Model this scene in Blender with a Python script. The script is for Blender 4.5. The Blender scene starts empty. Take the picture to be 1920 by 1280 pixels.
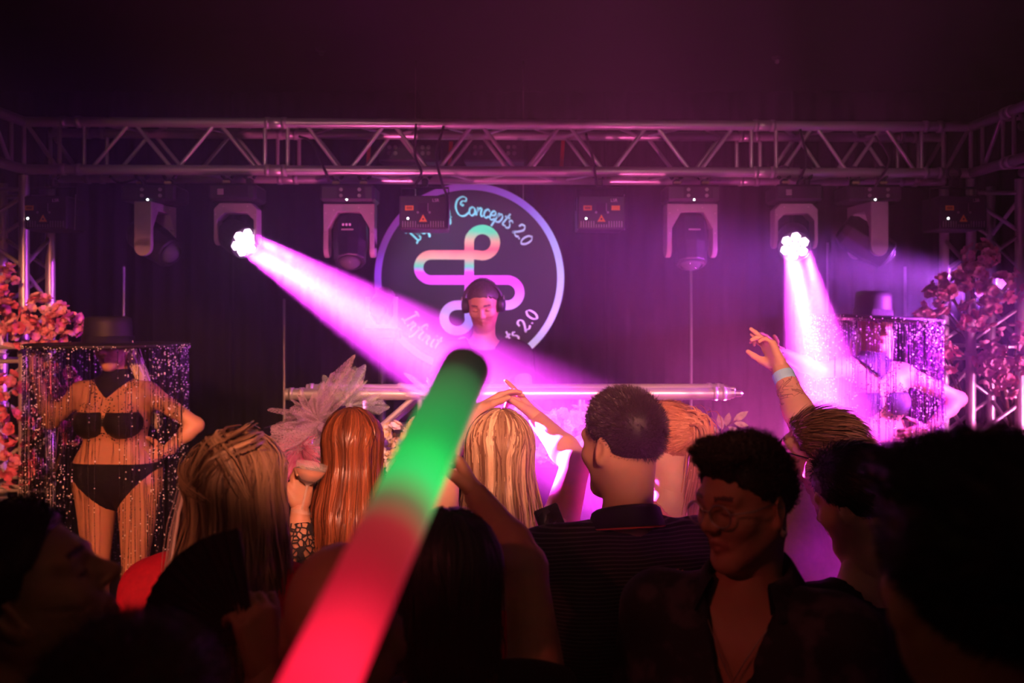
import bpy, math, random
import numpy as np
from mathutils import Vector, Matrix

# ------------------------------------------------------------------ camera, haze, lights, exposure
scene = bpy.context.scene
C = scene.collection
random.seed(7)
rng = np.random.default_rng(11)
FPX, CX, HORIZON, EYE = 1707.0, 960.0, 600.0, 1.95   # focal length in pixels of a 1920 px frame, horizon row, eye height

def P(px, py, Y):
    """a point of the room: where the photograph shows it (1920x1280) and how far into the room it stands"""
    return np.array([(px - CX) * Y / FPX, Y, EYE - (py - HORIZON) * Y / FPX])

cam_d = bpy.data.cameras.new('camera')
cam = bpy.data.objects.new('camera', cam_d)
C.objects.link(cam)
cam.location = (0, 0, EYE)
cam.rotation_euler = (math.pi / 2, 0, 0)
cam_d.sensor_width = 36.0
cam_d.lens = FPX / 1920 * 36.0
cam_d.shift_y = -(640 - HORIZON) / 1920
cam_d.clip_start = 0.02
cam_d.dof.use_dof = True
cam_d.dof.focus_distance = 2.7
cam_d.dof.aperture_fstop = 2.8
scene.camera = cam

scene.view_settings.view_transform = 'Standard'
scene.view_settings.look = 'None'
scene.view_settings.gamma = 1.0
scene.view_settings.exposure = 0.08
scene.view_settings.use_curve_mapping = False

cy = scene.cycles
cy.max_bounces = 5; cy.diffuse_bounces = 2; cy.glossy_bounces = 2; cy.transmission_bounces = 4; cy.transparent_max_bounces = 8; cy.volume_bounces = 0
cy.use_adaptive_sampling = True; cy.adaptive_threshold = 0.03
cy.use_light_tree = False
cy.caustics_reflective = False; cy.caustics_refractive = False

world = bpy.data.worlds.new('club_air')
scene.world = world
world.use_nodes = True
wn = world.node_tree
wn.nodes.clear()
w_out = wn.nodes.new('ShaderNodeOutputWorld')
w_bg = wn.nodes.new('ShaderNodeBackground')
w_bg.inputs['Color'].default_value = (0.02, 0.005, 0.02, 1)
w_bg.inputs['Strength'].default_value = 0.05
wn.links.new(w_bg.outputs[0], w_out.inputs['Surface'])
w_vol = wn.nodes.new('ShaderNodeVolumeScatter')      # fog-machine haze filling the room
w_vol.inputs['Color'].default_value = (1, 1, 1, 1)
w_vol.inputs['Density'].default_value = 0.033
w_vol.inputs['Anisotropy'].default_value = 0.6
wn.links.new(w_vol.outputs[0], w_out.inputs['Volume'])

def spot(name, loc, target, color, power, size_deg, blend=0.5, radius=0.05):
    d = bpy.data.lights.new(name, 'SPOT')
    d.color = color; d.energy = power; d.spot_size = math.radians(size_deg); d.spot_blend = blend
    d.shadow_soft_size = radius
    o = bpy.data.objects.new(name, d); C.objects.link(o)
    o.location = Vector(loc)
    o.rotation_euler = (Vector(target) - Vector(loc)).to_track_quat('-Z', 'Y').to_euler()
    return o

WASH_A = P(460, 455, 4.52); WASH_A_AIM = P(1000, 786, 3.22)
WASH_B = P(1490, 462, 4.52); WASH_B_AIM = P(1592, 990, 2.48)
# house spots at the back of the room, over the heads, pointed at the stage
spot('house_spot_light', (-1.0, -1.9, 3.38), (-2.0, 4.15, 1.36), (1.0, 0.29, 0.13), 2100, 20, 0.5, 0.06)
spot('house_spot_light', (0.7, -1.9, 3.38), (-0.75, 3.4, 1.50), (1.0, 0.36, 0.22), 1700, 13, 0.5, 0.06)
spot('house_spot_light', (0.6, -1.9, 3.38), (0.10, 3.9, 1.66), (1.0, 0.36, 0.24), 2200, 18, 0.9, 0.06)
spot('house_spot_light', (1.0, -1.9, 3.38), (0.95, 2.8, 1.85), (1.0, 0.36, 0.30), 1100, 10, 0.8, 0.06)
spot('house_spot_light', (-1.6, -1.9, 3.38), (-0.86, 1.9, 1.50), (1.0, 0.30, 0.18), 420, 8, 0.7, 0.06)
spot('house_truss_light', (-0.9, -1.9, 3.2), (-1.2, 4.5, 2.42), (1.0, 0.48, 0.52), 160, 19, 0.8, 0.06)
spot('house_truss_light', (0.9, -1.9, 3.2), (1.2, 4.5, 2.42), (1.0, 0.48, 0.52), 160, 19, 0.8, 0.06)
spot('red_fill_light', (-1.3, 0.2, 2.7), (0.45, 1.75, 1.58), (1.0, 0.13, 0.12), 19, 40, 0.9, 0.05)  # unseen fill lamp added to redden the crowd's faces
# unseen colour lamps about the stage, placed to tint haze, truss and sign
spot('violet_wash_light', (2.9, 3.6, 2.05), (-1.2, 5.3, 1.1), (0.62, 0.07, 0.95), 2200, 46, 1.0, 0.08)
spot('violet_beam_light', (3.05, 5.3, 2.15), (1.2, 3.9, 2.05), (0.55, 0.09, 1.0), 8500, 17, 0.9, 0.05)
spot('pink_wash_light', (-0.72, 3.96, 1.47), (-0.6, 4.40, 2.8), (1.0, 0.13, 0.42), 60, 100, 1.0, 0.04)
spot('pink_wash_light', (0.72, 3.96, 1.47), (0.6, 4.40, 2.8), (1.0, 0.13, 0.44), 60, 100, 1.0, 0.04)
spot('unseen_magenta_light', (1.9, 5.75, 0.5), (0.9, 3.5, 1.35), (1.0, 0.09, 0.55), 900, 68, 1.0, 0.08)
spot('violet_back_light', (-0.4, 5.75, 0.5), (0.0, 3.5, 1.35), (0.70, 0.07, 0.90), 500, 62, 1.0, 0.08)
spot('unseen_magenta_light', (3.6, 3.1, 1.2), (1.7, 4.8, 1.4), (1.0, 0.22, 0.62), 480, 55, 1.0, 0.10)  # front fill added to brighten the right tower's blossoms, no fixture there
spot('hidden_sign_light', (-0.46, 4.76, 2.52), P(880, 525, 5.4), (0.72, 0.72, 1.0), 19, 95, 0.6, 0.03)  # unseen pair hidden behind the laser boxes to brighten the sign
spot('hidden_sign_light', (0.44, 4.76, 2.52), P(890, 540, 5.4), (0.90, 0.75, 1.0), 12, 95, 0.6, 0.03)

# ------------------------------------------------------------------ materials
MATS = {}
def nodes_of(m):
    nt = m.node_tree
    return nt, nt.nodes, nt.links, nt.nodes['Principled BSDF']

def mat(name, col, rough=0.5, metal=0.0, var=0.12, scale=30.0, bump=0.0, emit=None, estr=0.0, spec=0.5, trans=0.0, alpha=1.0, ior=1.45):
    if name in MATS: return MATS[name]
    m = bpy.data.materials.new(name); m.use_nodes = True
    nt, N, L, b = nodes_of(m)
    tc = N.new('ShaderNodeTexCoord')
    nz = N.new('ShaderNodeTexNoise'); nz.inputs['Scale'].default_value = scale; nz.inputs['Detail'].default_value = 3
    L.new(tc.outputs['Object'], nz.inputs['Vector'])
    rp = N.new('ShaderNodeValToRGB')
    c = np.array(col[:3], float)
    rp.color_ramp.elements[0].position = 0.3; rp.color_ramp.elements[1].position = 0.7
    rp.color_ramp.elements[0].color = (*np.clip(c * (1 - var), 0, 1), 1)
    rp.color_ramp.elements[1].color = (*np.clip(c * (1 + var), 0, 1), 1)
    L.new(nz.outputs['Fac'], rp.inputs['Fac'])
    L.new(rp.outputs['Color'], b.inputs['Base Color'])
    b.inputs['Roughness'].default_value = rough
    b.inputs['Metallic'].default_value = metal
    b.inputs['Specular IOR Level'].default_value = spec
    b.inputs['Transmission Weight'].default_value = trans
    b.inputs['IOR'].default_value = ior
    b.inputs['Alpha'].default_value = alpha
    if bump:
        bp = N.new('ShaderNodeBump'); bp.inputs['Strength'].default_value = bump; bp.inputs['Distance'].default_value = 0.005
        L.new(nz.outputs['Fac'], bp.inputs['Height']); L.new(bp.outputs[0], b.inputs['Normal'])
    if emit is not None:
        b.inputs['Emission Color'].default_value = (*emit, 1); b.inputs['Emission Strength'].default_value = estr
    MATS[name] = m
    return m

def strand_mat(name, dark, light, rough=0.42, spec=0.35):
    """hair: every lock keeps a tone of its own between two colours"""
    m = bpy.data.materials.new(name); m.use_nodes = True
    nt, N, L, b = nodes_of(m)
    at = N.new('ShaderNodeAttribute'); at.attribute_name = 'tone'
    rp = N.new('ShaderNodeValToRGB')
    rp.color_ramp.elements[0].color = (*dark, 1); rp.color_ramp.elements[1].color = (*light, 1)
    L.new(at.outputs['Fac'], rp.inputs['Fac']); L.new(rp.outputs['Color'], b.inputs['Base Color'])
    b.inputs['Roughness'].default_value = rough; b.inputs['Specular IOR Level'].default_value = spec
    MATS[name] = m
    return m

def tone_mat(name, cols, rough=0.6, **kw):
    """a body or cloth mesh whose vertices pick a colour from a short ramp (lips, stubble, studs)"""
    m = bpy.data.materials.new(name); m.use_nodes = True
    nt, N, L, b = nodes_of(m)
    at = N.new('ShaderNodeAttribute'); at.attribute_name = 'tone'
    rp = N.new('ShaderNodeValToRGB')
    el = rp.color_ramp.elements
    while len(el) < len(cols): el.new(0.5)
    for i, c in enumerate(cols):
        el[i].position = i / (len(cols) - 1); el[i].color = (*c, 1)
    nz = N.new('ShaderNodeTexNoise'); nz.inputs['Scale'].default_value = 45; nz.inputs['Detail'].default_value = 4
    tc = N.new('ShaderNodeTexCoord'); L.new(tc.outputs['Object'], nz.inputs['Vector'])
    mx = N.new('ShaderNodeMixRGB'); mx.blend_type = 'MULTIPLY'; mx.inputs['Fac'].default_value = 0.25
    L.new(at.outputs['Fac'], rp.inputs['Fac']); L.new(rp.outputs['Color'], mx.inputs['Color1'])
    L.new(nz.outputs['Color'], mx.inputs['Color2']); L.new(mx.outputs['Color'], b.inputs['Base Color'])
    bp = N.new('ShaderNodeBump'); bp.inputs['Strength'].default_value = 0.06; bp.inputs['Distance'].default_value = 0.002
    L.new(nz.outputs['Fac'], bp.inputs['Height']); L.new(bp.outputs[0], b.inputs['Normal'])
    b.inputs['Roughness'].default_value = rough
    b.inputs['Specular IOR Level'].default_value = kw.get('spec', 0.4)
    MATS[name] = m
    return m

# ------------------------------------------------------------------ mesh helpers
def link(name, me, material=None, parent=None, loc=None, smooth=True):
    if smooth and len(me.polygons):
        me.polygons.foreach_set('use_smooth', np.ones(len(me.polygons), bool))
    if material is not None: me.materials.append(material)
    o = bpy.data.objects.new(name, me); C.objects.link(o)
    if loc is not None: o.location = Vector(loc)
    if parent is not None: o.parent = parent
    return o

def tag(o, label, cat, group=None, kind=None):
    o['label'] = label; o['category'] = cat
    if group: o['group'] = group
    if kind: o['kind'] = kind
    return o

def empty(name, loc=(0, 0, 0), rz=0.0, label=None, cat=None, group=None):
    o = bpy.data.objects.new(name, None); C.objects.link(o)
    o.location = Vector(loc); o.rotation_euler = (0, 0, rz); o.empty_display_size = 0.1
    if label: tag(o, label, cat, group)
    return o

def raw_mesh(name, V, F, tone=None):
    me = bpy.data.meshes.new(name)
    V = np.asarray(V, np.float32)
    if isinstance(F, np.ndarray) and F.ndim == 2:
        n, k = F.shape
        me.vertices.add(len(V)); me.vertices.foreach_set('co', V.ravel())
        me.loops.add(n * k); me.loops.foreach_set('vertex_index', F.astype(np.int32).ravel())
        me.polygons.add(n)
        me.polygons.foreach_set('loop_start', np.arange(0, n * k, k, dtype=np.int32))
        me.update(calc_edges=True)
    else:
        me.from_pydata([tuple(map(float, v)) for v in V], [], [tuple(f) for f in F])
    if tone is not None:
        a = me.attributes.new('tone', 'FLOAT', 'POINT'); a.data.foreach_set('value', np.asarray(tone, np.float32))
    return me

class MB:
    """collects shapes of ONE part"""
    def __init__(s): s.v = []; s.f = []
    def add(s, V, F):
        o = len(s.v); s.v.extend([tuple(map(float, p)) for p in V]); s.f.extend([tuple(i + o for i in f) for f in F]); return s
    def box(s, c, size, R=None, bev=0.0):
        x, y, z = [k / 2 for k in size]
        if bev:
            b = min(bev, x * .9, y * .9, z * .9)
            V = []; 
            for sx in (-1, 1):
                for sy in (-1, 1):
                    for sz in (-1, 1):
                        V += [(sx * (x - b), sy * (y - b), sz * z), (sx * (x - b), sy * y, sz * (z - b)), (sx * x, sy * (y - b), sz * (z - b))]
            V = np.array(V)
            import bmesh
            bm = bmesh.new()
            for p in V: bm.verts.new(p)
            bmesh.ops.convex_hull(bm, input=bm.verts)
            bm.verts.index_update()
            VV = [tuple(v.co) for v in bm.verts]; FF = [[v.index for v in f.verts] for f in bm.faces]; bm.free()
            V = np.array(VV)
        else:
            V = np.array([(a * x, b_ * y, c_ * z) for a in (-1, 1) for b_ in (-1, 1) for c_ in (-1, 1)])
            FF = [(0, 1, 3, 2), (4, 6, 7, 5), (0, 4, 5, 1), (2, 3, 7, 6), (0, 2, 6, 4), (1, 5, 7, 3)]
        if R is not None: V = V @ np.array(R).T
        return s.add(V + np.array(c), FF)
    def tube(s, pts, r, n=8, caps=True):
        pts = [np.array(p, float) for p in pts]
        rs = r if hasattr(r, '__len__') else [r] * len(pts)
        V = []; F = []
        up = None
        for i, p in enumerate(pts):
            t = pts[min(i + 1, len(pts) - 1)] - pts[max(i - 1, 0)]
            t = t / (np.linalg.norm(t) + 1e-9)
            if up is None:
                a = np.array([0, 0, 1.]) if abs(t[2]) < .9 else np.array([1., 0, 0])
                up = np.cross(t, a); up /= np.linalg.norm(up)
            else:
                up = up - t * (up @ t); up /= np.linalg.norm(up) + 1e-9
            w = np.cross(t, up)
            for k in range(n):
                a = 2 * math.pi * k / n
                V.append(p + rs[i] * (math.cos(a) * up + math.sin(a) * w))
        for i in range(len(pts) - 1):
            for k in range(n):
                k2 = (k + 1) % n
                F.append((i * n + k, i * n + k2, (i + 1) * n + k2, (i + 1) * n + k))
        if caps:
            F.append(tuple(range(n))[::-1]); F.append(tuple((len(pts) - 1) * n + k for k in range(n)))
        return s.add(V, F)
    def lathe(s, prof, n=24, R=None, c=(0, 0, 0), cap=True):
        """prof: (radius, z) pairs turned about z"""
        V = []; F = []
        for (r, z) in prof:
            for k in range(n):
                a = 2 * math.pi * k / n
                V.append((r * math.cos(a), r * math.sin(a), z))
        m = len(prof)
        for i in range(m - 1):
            for k in range(n):
                k2 = (k + 1) % n
                F.append((i * n + k, i * n + k2, (i + 1) * n + k2, (i + 1) * n + k))
        if cap:
            F.append(tuple(range(n))[::-1]); F.append(tuple((m - 1) * n + k for k in range(n)))
        V = np.array(V)
        if R is not None: V = V @ np.array(R).T
        return s.add(V + np.array(c), F)
    def prism(s, poly, depth, R=None, c=(0, 0, 0)):
        """polygon in x,z (list) extruded along y by depth, centred"""
        n = len(poly)
        V = [(x, -depth / 2, z) for x, z in poly] + [(x, depth / 2, z) for x, z in poly]
        F = [tuple(range(n)), tuple(range(2 * n - 1, n - 1, -1))]
        for i in range(n):
            j = (i + 1) % n
            F.append((i, i + n, j + n, j))
        V = np.array(V)
        if R is not None: V = V @ np.array(R).T
        return s.add(V + np.array(c), F)
    def build(s, name, material, parent=None, loc=None, smooth=False, label=None):
        me = raw_mesh(name, np.array(s.v), s.f)
        o = link(name, me, material, parent, loc, smooth)
        if label: o['label'] = label
        return o

def rot_to(d, roll=0.0):
    """3x3 that turns +z onto d"""
    q = Vector((0, 0, 1)).rotation_difference(Vector(d).normalized())
    return np.array((q.to_matrix() @ Matrix.Rotation(roll, 3, 'Z')))

_unit = {}
def rod(name, a, b, r, material, parent, n=10):
    """a round bar between two points, sharing one unit cylinder mesh"""
    key = (material.name, n)
    if key not in _unit:
        me = raw_mesh('bar', np.array(MB().tube([(0, 0, 0), (0, 0, 1)], 1.0, n).v), MB().tube([(0, 0, 0), (0, 0, 1)], 1.0, n).f)
        me.polygons.foreach_set('use_smooth', np.array([len(p.vertices) == 4 for p in me.polygons]))
        me.materials.append(material); _unit[key] = me
    o = bpy.data.objects.new(name, _unit[key]); C.objects.link(o)
    a = Vector(a); b = Vector(b); d = b - a
    o.rotation_mode = 'QUATERNION'
    o.rotation_quaternion = Vector((0, 0, 1)).rotation_difference(d.normalized())
    o.scale = (r, r, d.length); o.location = a
    if parent is not None: o.parent = parent
    return o

# ------------------------------------------------------------------ smooth solid modelling for bodies
f32 = np.float32
class Solid:
    def __init__(s): s.p = []
    def cone(s, a, b, ra, rb, k=0.02, cut=None):
        s.p.append(('c', np.asarray(a, f32), np.asarray(b, f32), f32(ra), f32(rb), f32(k), cut)); return s
    def ell(s, c, r, R=None, k=0.02, sub=False, cut=None):
        s.p.append(('e', np.asarray(c, f32), np.asarray(r, f32), None if R is None else np.asarray(R, f32), f32(k), sub, cut)); return s
    def ext(s, o): s.p += o.p; return s
    def bounds(s, pad=0.02):
        lo = np.full(3, 1e9); hi = -lo
        for q in s.p:
            if q[0] == 'c':
                for e, r in ((q[1], q[3]), (q[2], q[4])):
                    lo = np.minimum(lo, e - r); hi = np.maximum(hi, e + r)
            elif not q[5]:
                m = q[2].max(); lo = np.minimum(lo, q[1] - m); hi = np.maximum(hi, q[1] + m)
        return lo - pad, hi + pad
    def __call__(s, X):
        d = None
        for q in s.p:
            if q[0] == 'c':
                _, a, b, ra, rb, k, cut = q
                ab = b - a; pa = X - a
                t = np.clip(pa @ ab / (ab @ ab + f32(1e-9)), 0, 1)
                v = pa - t[:, None] * ab
                e = np.sqrt(np.einsum('ij,ij->i', v, v)) - (ra + t * (rb - ra)); sub = False
            else:
                _, c, r, R, k, sub, cut = q
                Q = X - c
                if R is not None: Q = Q @ R
                Q = Q / r; k0 = np.sqrt(np.einsum('ij,ij->i', Q, Q)) + f32(1e-6)
                W = Q / r; k1 = np.sqrt(np.einsum('ij,ij->i', W, W)) + f32(1e-6)
                e = k0 * (k0 - 1) / k1
            if cut is not None:
                e = np.maximum(e, cut(X))
            if d is None: d = e
            elif sub:
                h = np.clip(f32(.5) - f32(.5) * (d + e) / k, 0, 1)
                d = d + (-e - d) * h + k * h * (1 - h)
            else:
                h = np.clip(f32(.5) + f32(.5) * (d - e) / k, 0, 1)
                d = d + (e - d) * h - k * h * (1 - h)
        return d

def surface(fn, lo, hi, h, B=6):
    """surface nets over the blocks that the surface crosses"""
    lo = np.asarray(lo, float); hi = np.asarray(hi, float)
    nb = np.maximum(1, np.ceil((hi - lo) / (h * B)).astype(int) + 1)
    n = nb * B
    ax = [lo[i] + (np.arange(nb[i]) + .5) * B * h - .5 * h for i in range(3)]
    G = np.stack(np.meshgrid(*ax, indexing='ij'), -1).reshape(-1, 3).astype(f32)
    dc = fn(G)
    act = np.abs(dc) < h * B * .87 + h * 1.6 + .012
    F = np.where(dc > 0, f32(1), f32(-1)).reshape(nb)
    F = F.repeat(B, 0).repeat(B, 1).repeat(B, 2)
    ia = np.argwhere(act.reshape(nb))
    off = np.stack(np.meshgrid(*[np.arange(B)] * 3, indexing='ij'), -1).reshape(-1, 3)
    idx = (ia[:, None, :] * B + off[None]).reshape(-1, 3)
    for s0 in range(0, len(idx), 400000):
        ii = idx[s0:s0 + 400000]
        F[ii[:, 0], ii[:, 1], ii[:, 2]] = fn((lo + ii * h).astype(f32))
    S = F < 0
    cnt = np.zeros(n - 1, np.int8)
    for a in (0, 1):
        for b in (0, 1):
            for c in (0, 1):
                cnt += S[a:n[0] - 1 + a, b:n[1] - 1 + b, c:n[2] - 1 + c]
    cells = np.argwhere((cnt > 0) & (cnt < 8))
    if len(cells) == 0: return np.zeros((0, 3)), np.zeros((0, 4), int)
    vid = np.full(n - 1, -1, np.int32); vid[cells[:, 0], cells[:, 1], cells[:, 2]] = np.arange(len(cells))
    acc = np.zeros((len(cells), 3)); num = np.zeros(len(cells))
    corner = [np.array(c) for c in np.ndindex(2, 2, 2)]
    for c0 in corner:
        for axx in range(3):
            if c0[axx]: continue
            c1 = c0.copy(); c1[axx] = 1
            p0 = cells + c0; p1 = cells + c1
            f0 = F[p0[:, 0], p0[:, 1], p0[:, 2]]; f1 = F[p1[:, 0], p1[:, 1], p1[:, 2]]
            m = (f0 < 0) != (f1 < 0)
            t = np.where(m, f0 / np.where(m, f0 - f1, 1), 0)
            acc += m[:, None] * (c0 + t[:, None] * (c1 - c0)); num += m
    V = lo + (cells + acc / num[:, None]) * h
    faces = []
    for axx in range(3):
        a1, a2 = [(1, 2), (2, 0), (0, 1)][axx]
        sl0 = [slice(None)] * 3; sl1 = [slice(None)] * 3
        sl0[axx] = slice(0, -1); sl1[axx] = slice(1, None)
        D = S[tuple(sl0)] != S[tuple(sl1)]
        e = np.argwhere(D)
        e = e[(e[:, a1] > 0) & (e[:, a2] > 0) & (e[:, a1] < n[a1] - 1) & (e[:, a2] < n[a2] - 1)]
        if not len(e): continue
        d1 = np.zeros(3, int); d1[a1] = 1; d2 = np.zeros(3, int); d2[a2] = 1
        q = [e - d1 - d2, e - d2, e, e - d1]
        ids = np.stack([vid[k[:, 0], k[:, 1], k[:, 2]] for k in q], 1)
        fl = S[e[:, 0], e[:, 1], e[:, 2]]
        ids[~fl] = ids[~fl][:, ::-1]
        faces.append(ids)
    Fq = np.concatenate(faces); Fq = Fq[(Fq >= 0).all(1)]
    return V, Fq

def solid_mesh(sol, h, box=None):
    lo, hi = sol.bounds() if box is None else box
    return surface(sol, lo, hi, h)

def merge(parts):
    V = []; F = []; o = 0
    for v, f in parts:
        V.append(v); F.append(f + o); o += len(v)
    return np.concatenate(V), np.concatenate(F)

def ribbons(pts, width, nrm, tone):
    """flat locks: pts (n,m,3), width (n,m) or number, nrm (n,m,3) -> V, F, tone"""
    n, m, _ = pts.shape
    t = np.gradient(pts, axis=1)
    side = np.cross(t, nrm); side /= np.linalg.norm(side, axis=2, keepdims=True) + 1e-9
    w = np.broadcast_to(np.asarray(width, float), (n, m))[..., None] * .5
    V = np.stack([pts - side * w, pts + side * w], 2).reshape(-1, 3)
    i = np.arange(n)[:, None] * m * 2 + np.arange(m - 1)[None] * 2
    F = np.stack([i, i + 1, i + 3, i + 2], -1).reshape(-1, 4)
    return V, F, np.repeat(tone, m * 2)
# ------------------------------------------------------------------ the room
STAGE = 0.35
M_black = mat('black_paint', (0.012, 0.010, 0.013), 0.75, var=0.25)
M_drape = mat('black_molton_cloth', (0.008, 0.007, 0.009), 0.95, var=0.3, scale=60, bump=0.2, spec=0.1)
M_floor = mat('dark_floor_vinyl', (0.03, 0.025, 0.03), 0.4, var=0.3, scale=6)
M_ceil = mat('dark_ceiling_paint', (0.005, 0.004, 0.005), 0.9, var=0.3, scale=4, bump=0.2, spec=0.1)
M_alu = mat('brushed_aluminium', (0.70, 0.66, 0.66), 0.34, metal=0.55, var=0.08, scale=120)
M_alu_dull = mat('dull_aluminium', (0.40, 0.38, 0.38), 0.45, metal=0.6, var=0.1, scale=90)
M_grey = mat('grey_fixture_plastic', (0.36, 0.31, 0.31), 0.5, var=0.06)
M_dark = mat('black_fixture_plastic', (0.022, 0.02, 0.024), 0.42, var=0.15)
M_steel = mat('zinc_steel', (0.6, 0.56, 0.5), 0.35, metal=0.9)
M_brass = mat('pale_yellow_lever', (0.75, 0.6, 0.35), 0.45)
M_yellow = mat('yellow_label_print', (0.95, 0.55, 0.05), 0.55, var=0.05)
M_white_print = mat('white_label_print', (0.85, 0.8, 0.8), 0.6, var=0.03)
M_blackprint = mat('black_label_print', (0.01, 0.01, 0.01), 0.6)
M_glass = mat('lens_glass', (0.9, 0.9, 0.95), 0.03, trans=0.9, var=0.02, ior=1.5)
M_cable = mat('black_cable_rubber', (0.012, 0.012, 0.014), 0.55)
M_red = mat('red_strap_webbing', (0.6, 0.05, 0.03), 0.7)
M_led = mat('lit_led_lens', (1, 1, 1), 0.4, emit=(1.0, 0.62, 1.0), estr=7)
M_pin = mat('lit_white_pilot_lamp', (1, 1, 1), 0.4, emit=(0.9, 0.95, 1.0), estr=14)

def structure(o, label=None):
    o['kind'] = 'structure'
    if label: o['label'] = label
    return o

structure(MB().box((0, 2, -0.05), (9.4, 9.0, 0.1)).build('floor', M_floor), 'dark club floor under the crowd')
structure(MB().box((0, 2, 3.55), (9.4, 9.0, 0.1)).build('ceiling', M_ceil), 'near black club ceiling')
structure(MB().box((0, 6.3, 1.75), (9.4, 0.1, 3.5)).build('wall_back', M_black), 'black wall behind the stage curtain')
structure(MB().box((-4.5, 2, 1.75), (0.1, 8.8, 3.5)).build('wall_left', M_black), 'black side wall beyond the pink blossoms')
structure(MB().box((4.5, 2, 1.75), (0.1, 8.8, 3.5)).build('wall_right', M_black), 'black side wall beyond the right tower')
structure(MB().box((0, -2.3, 1.75), (9.4, 0.1, 3.5)).build('wall_front', M_black), 'black wall behind the crowd')

st = empty('stage_platform', (0, 4.7, 0), 0, 'low black stage platform under the booth and the dancers', 'stage')
for i in range(4):
    for j in range(3):
        MB().box((-2.34 + i * 1.56, -0.87 + j * 0.87, STAGE - 0.03), (1.55, 0.862, 0.06), bev=0.006).build('deck_panel', M_floor, st)
MB().box((0, -1.28, 0.14), (6.2, 0.02, 0.28)).build('stage_skirt', M_drape, st)
MB().box((0, 0.02, 0.14), (6.1, 2.5, 0.28)).build('support_frame', M_black, st)

# pleated curtain hung in panels across the back
for i in range(7):
    x0 = -4.3 + i * 1.23
    n = 90; V = []; F = []
    ph = rng.uniform(0, 6, 3)
    for k in range(n + 1):
        u = k / n; x = x0 + u * 1.222
        y = 6.02 + 0.028 * math.sin(u * 62 + ph[0]) + 0.018 * math.sin(u * 27 + ph[1])
        for z, sw in ((STAGE + 0.0, 1.3), (1.4, 1.1), (2.4, 0.9), (3.46, 0.6)):
            V.append((x - x0, (y - 6.02) * sw, z))
    for k in range(n):
        for q in range(3):
            a = k * 4 + q
            F.append((a, a + 4, a + 5, a + 1))
    o = link('stage_curtain', raw_mesh('stage_curtain', V, F), M_drape, None, (x0, 6.02, 0))
    sm = o.modifiers.new('thickness', 'SOLIDIFY'); sm.thickness = 0.004
    pos = ['farthest left of the seven', 'second from the left', 'third from the left, behind the left beam', 'middle one, behind the round sign',
           'third from the right', 'second from the right', 'farthest right of the seven'][i]
    tag(o, 'pleated black curtain panel behind the stage, ' + pos, 'curtain', 'black curtain panels at the back of the stage')

# ------------------------------------------------------------------ aluminium truss
def truss_span(root, c4, marks, dull=False, rc=0.025, rb=0.0105):
    """c4: (A, B, offset_up, offset_side) of a box truss; marks: modules (t0, t1, n, first) along it with zigzag bracing"""
    A, B, up, side = [np.array(k, float) for k in c4]
    M = M_alu_dull if dull else M_alu
    lines = {(u, s): (A + u * up + s * side, B + u * up + s * side) for u in (0, 1) for s in (0, 1)}
    for a, b in lines.values(): rod('chord', a, b, rc, M, root, 14)
    for (t0, t1, n, first) in marks:
        for (k1, k2, ends) in (((0, 0), (1, 0), True), ((0, 1), (1, 1), True), ((0, 0), (0, 1), False), ((1, 0), (1, 1), False)):
            l1 = lines[k1]; l2 = lines[k2]
            at = lambda l, t: l[0] + (l[1] - l[0]) * t
            if ends:
                for t in (t0, t1): rod('brace', at(l1, t), at(l2, t), rb, M, root, 8)
            g = (t1 - t0) * 0.035
            tt = np.linspace(t0 + g * .8, t1 - g * .8, n + 1)
            for i in range(n):
                lo_first = (i % 2 == 0) == (first == 0)
                pa, pb = (l1, l2) if lo_first else (l2, l1)
                rod('brace', at(pa, tt[i] + g * .25), at(pb, tt[i + 1] - g * .25), rb, M, root, 8)
    return lines

def couplers(root, lines, ts, r=0.03, half=0.012):
    for a, b in lines.values():
        d = (b - a) / np.linalg.norm(b - a)
        for t in ts:
            p = a + (b - a) * t
            rod('coupler', p - d * half, p + d * half, r, M_alu, root, 14)

XL, XR, YL, YR, ZB, ZT = -2.412, 2.328, 4.50, 4.62, 2.695, 2.93
A0 = np.array([XL, YL, ZB]); B0 = np.array([XR, YR, ZB])
ux = (B0 - A0) / np.linalg.norm(B0 - A0); back = np.array([-ux[1], ux[0], 0]) * 0.27
T = lambda px: (px - 45) / (1820 - 45)
tr = empty('lighting_truss', (0, 4.6, 0), 0, 'long horizontal aluminium box truss carrying the stage lights', 'truss')
org = np.array([0, 4.6, 0])
ln = truss_span(tr, (A0 - org, B0 - org, (0, 0, ZT - ZB), back),
                [(T(45), T(110), 1, 1), (T(155), T(488), 4, 0), (T(530), T(1400), 10, 1), (T(1447), T(1725), 4, 0), (T(1767), T(1820), 1, 0)])
couplers(tr, ln, [T(118), T(146), T(493), T(524), T(1408), T(1440), T(1732), T(1760)])
couplers(tr, ln, [T(508), T(1424)], 0.0275, 0.03)

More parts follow.
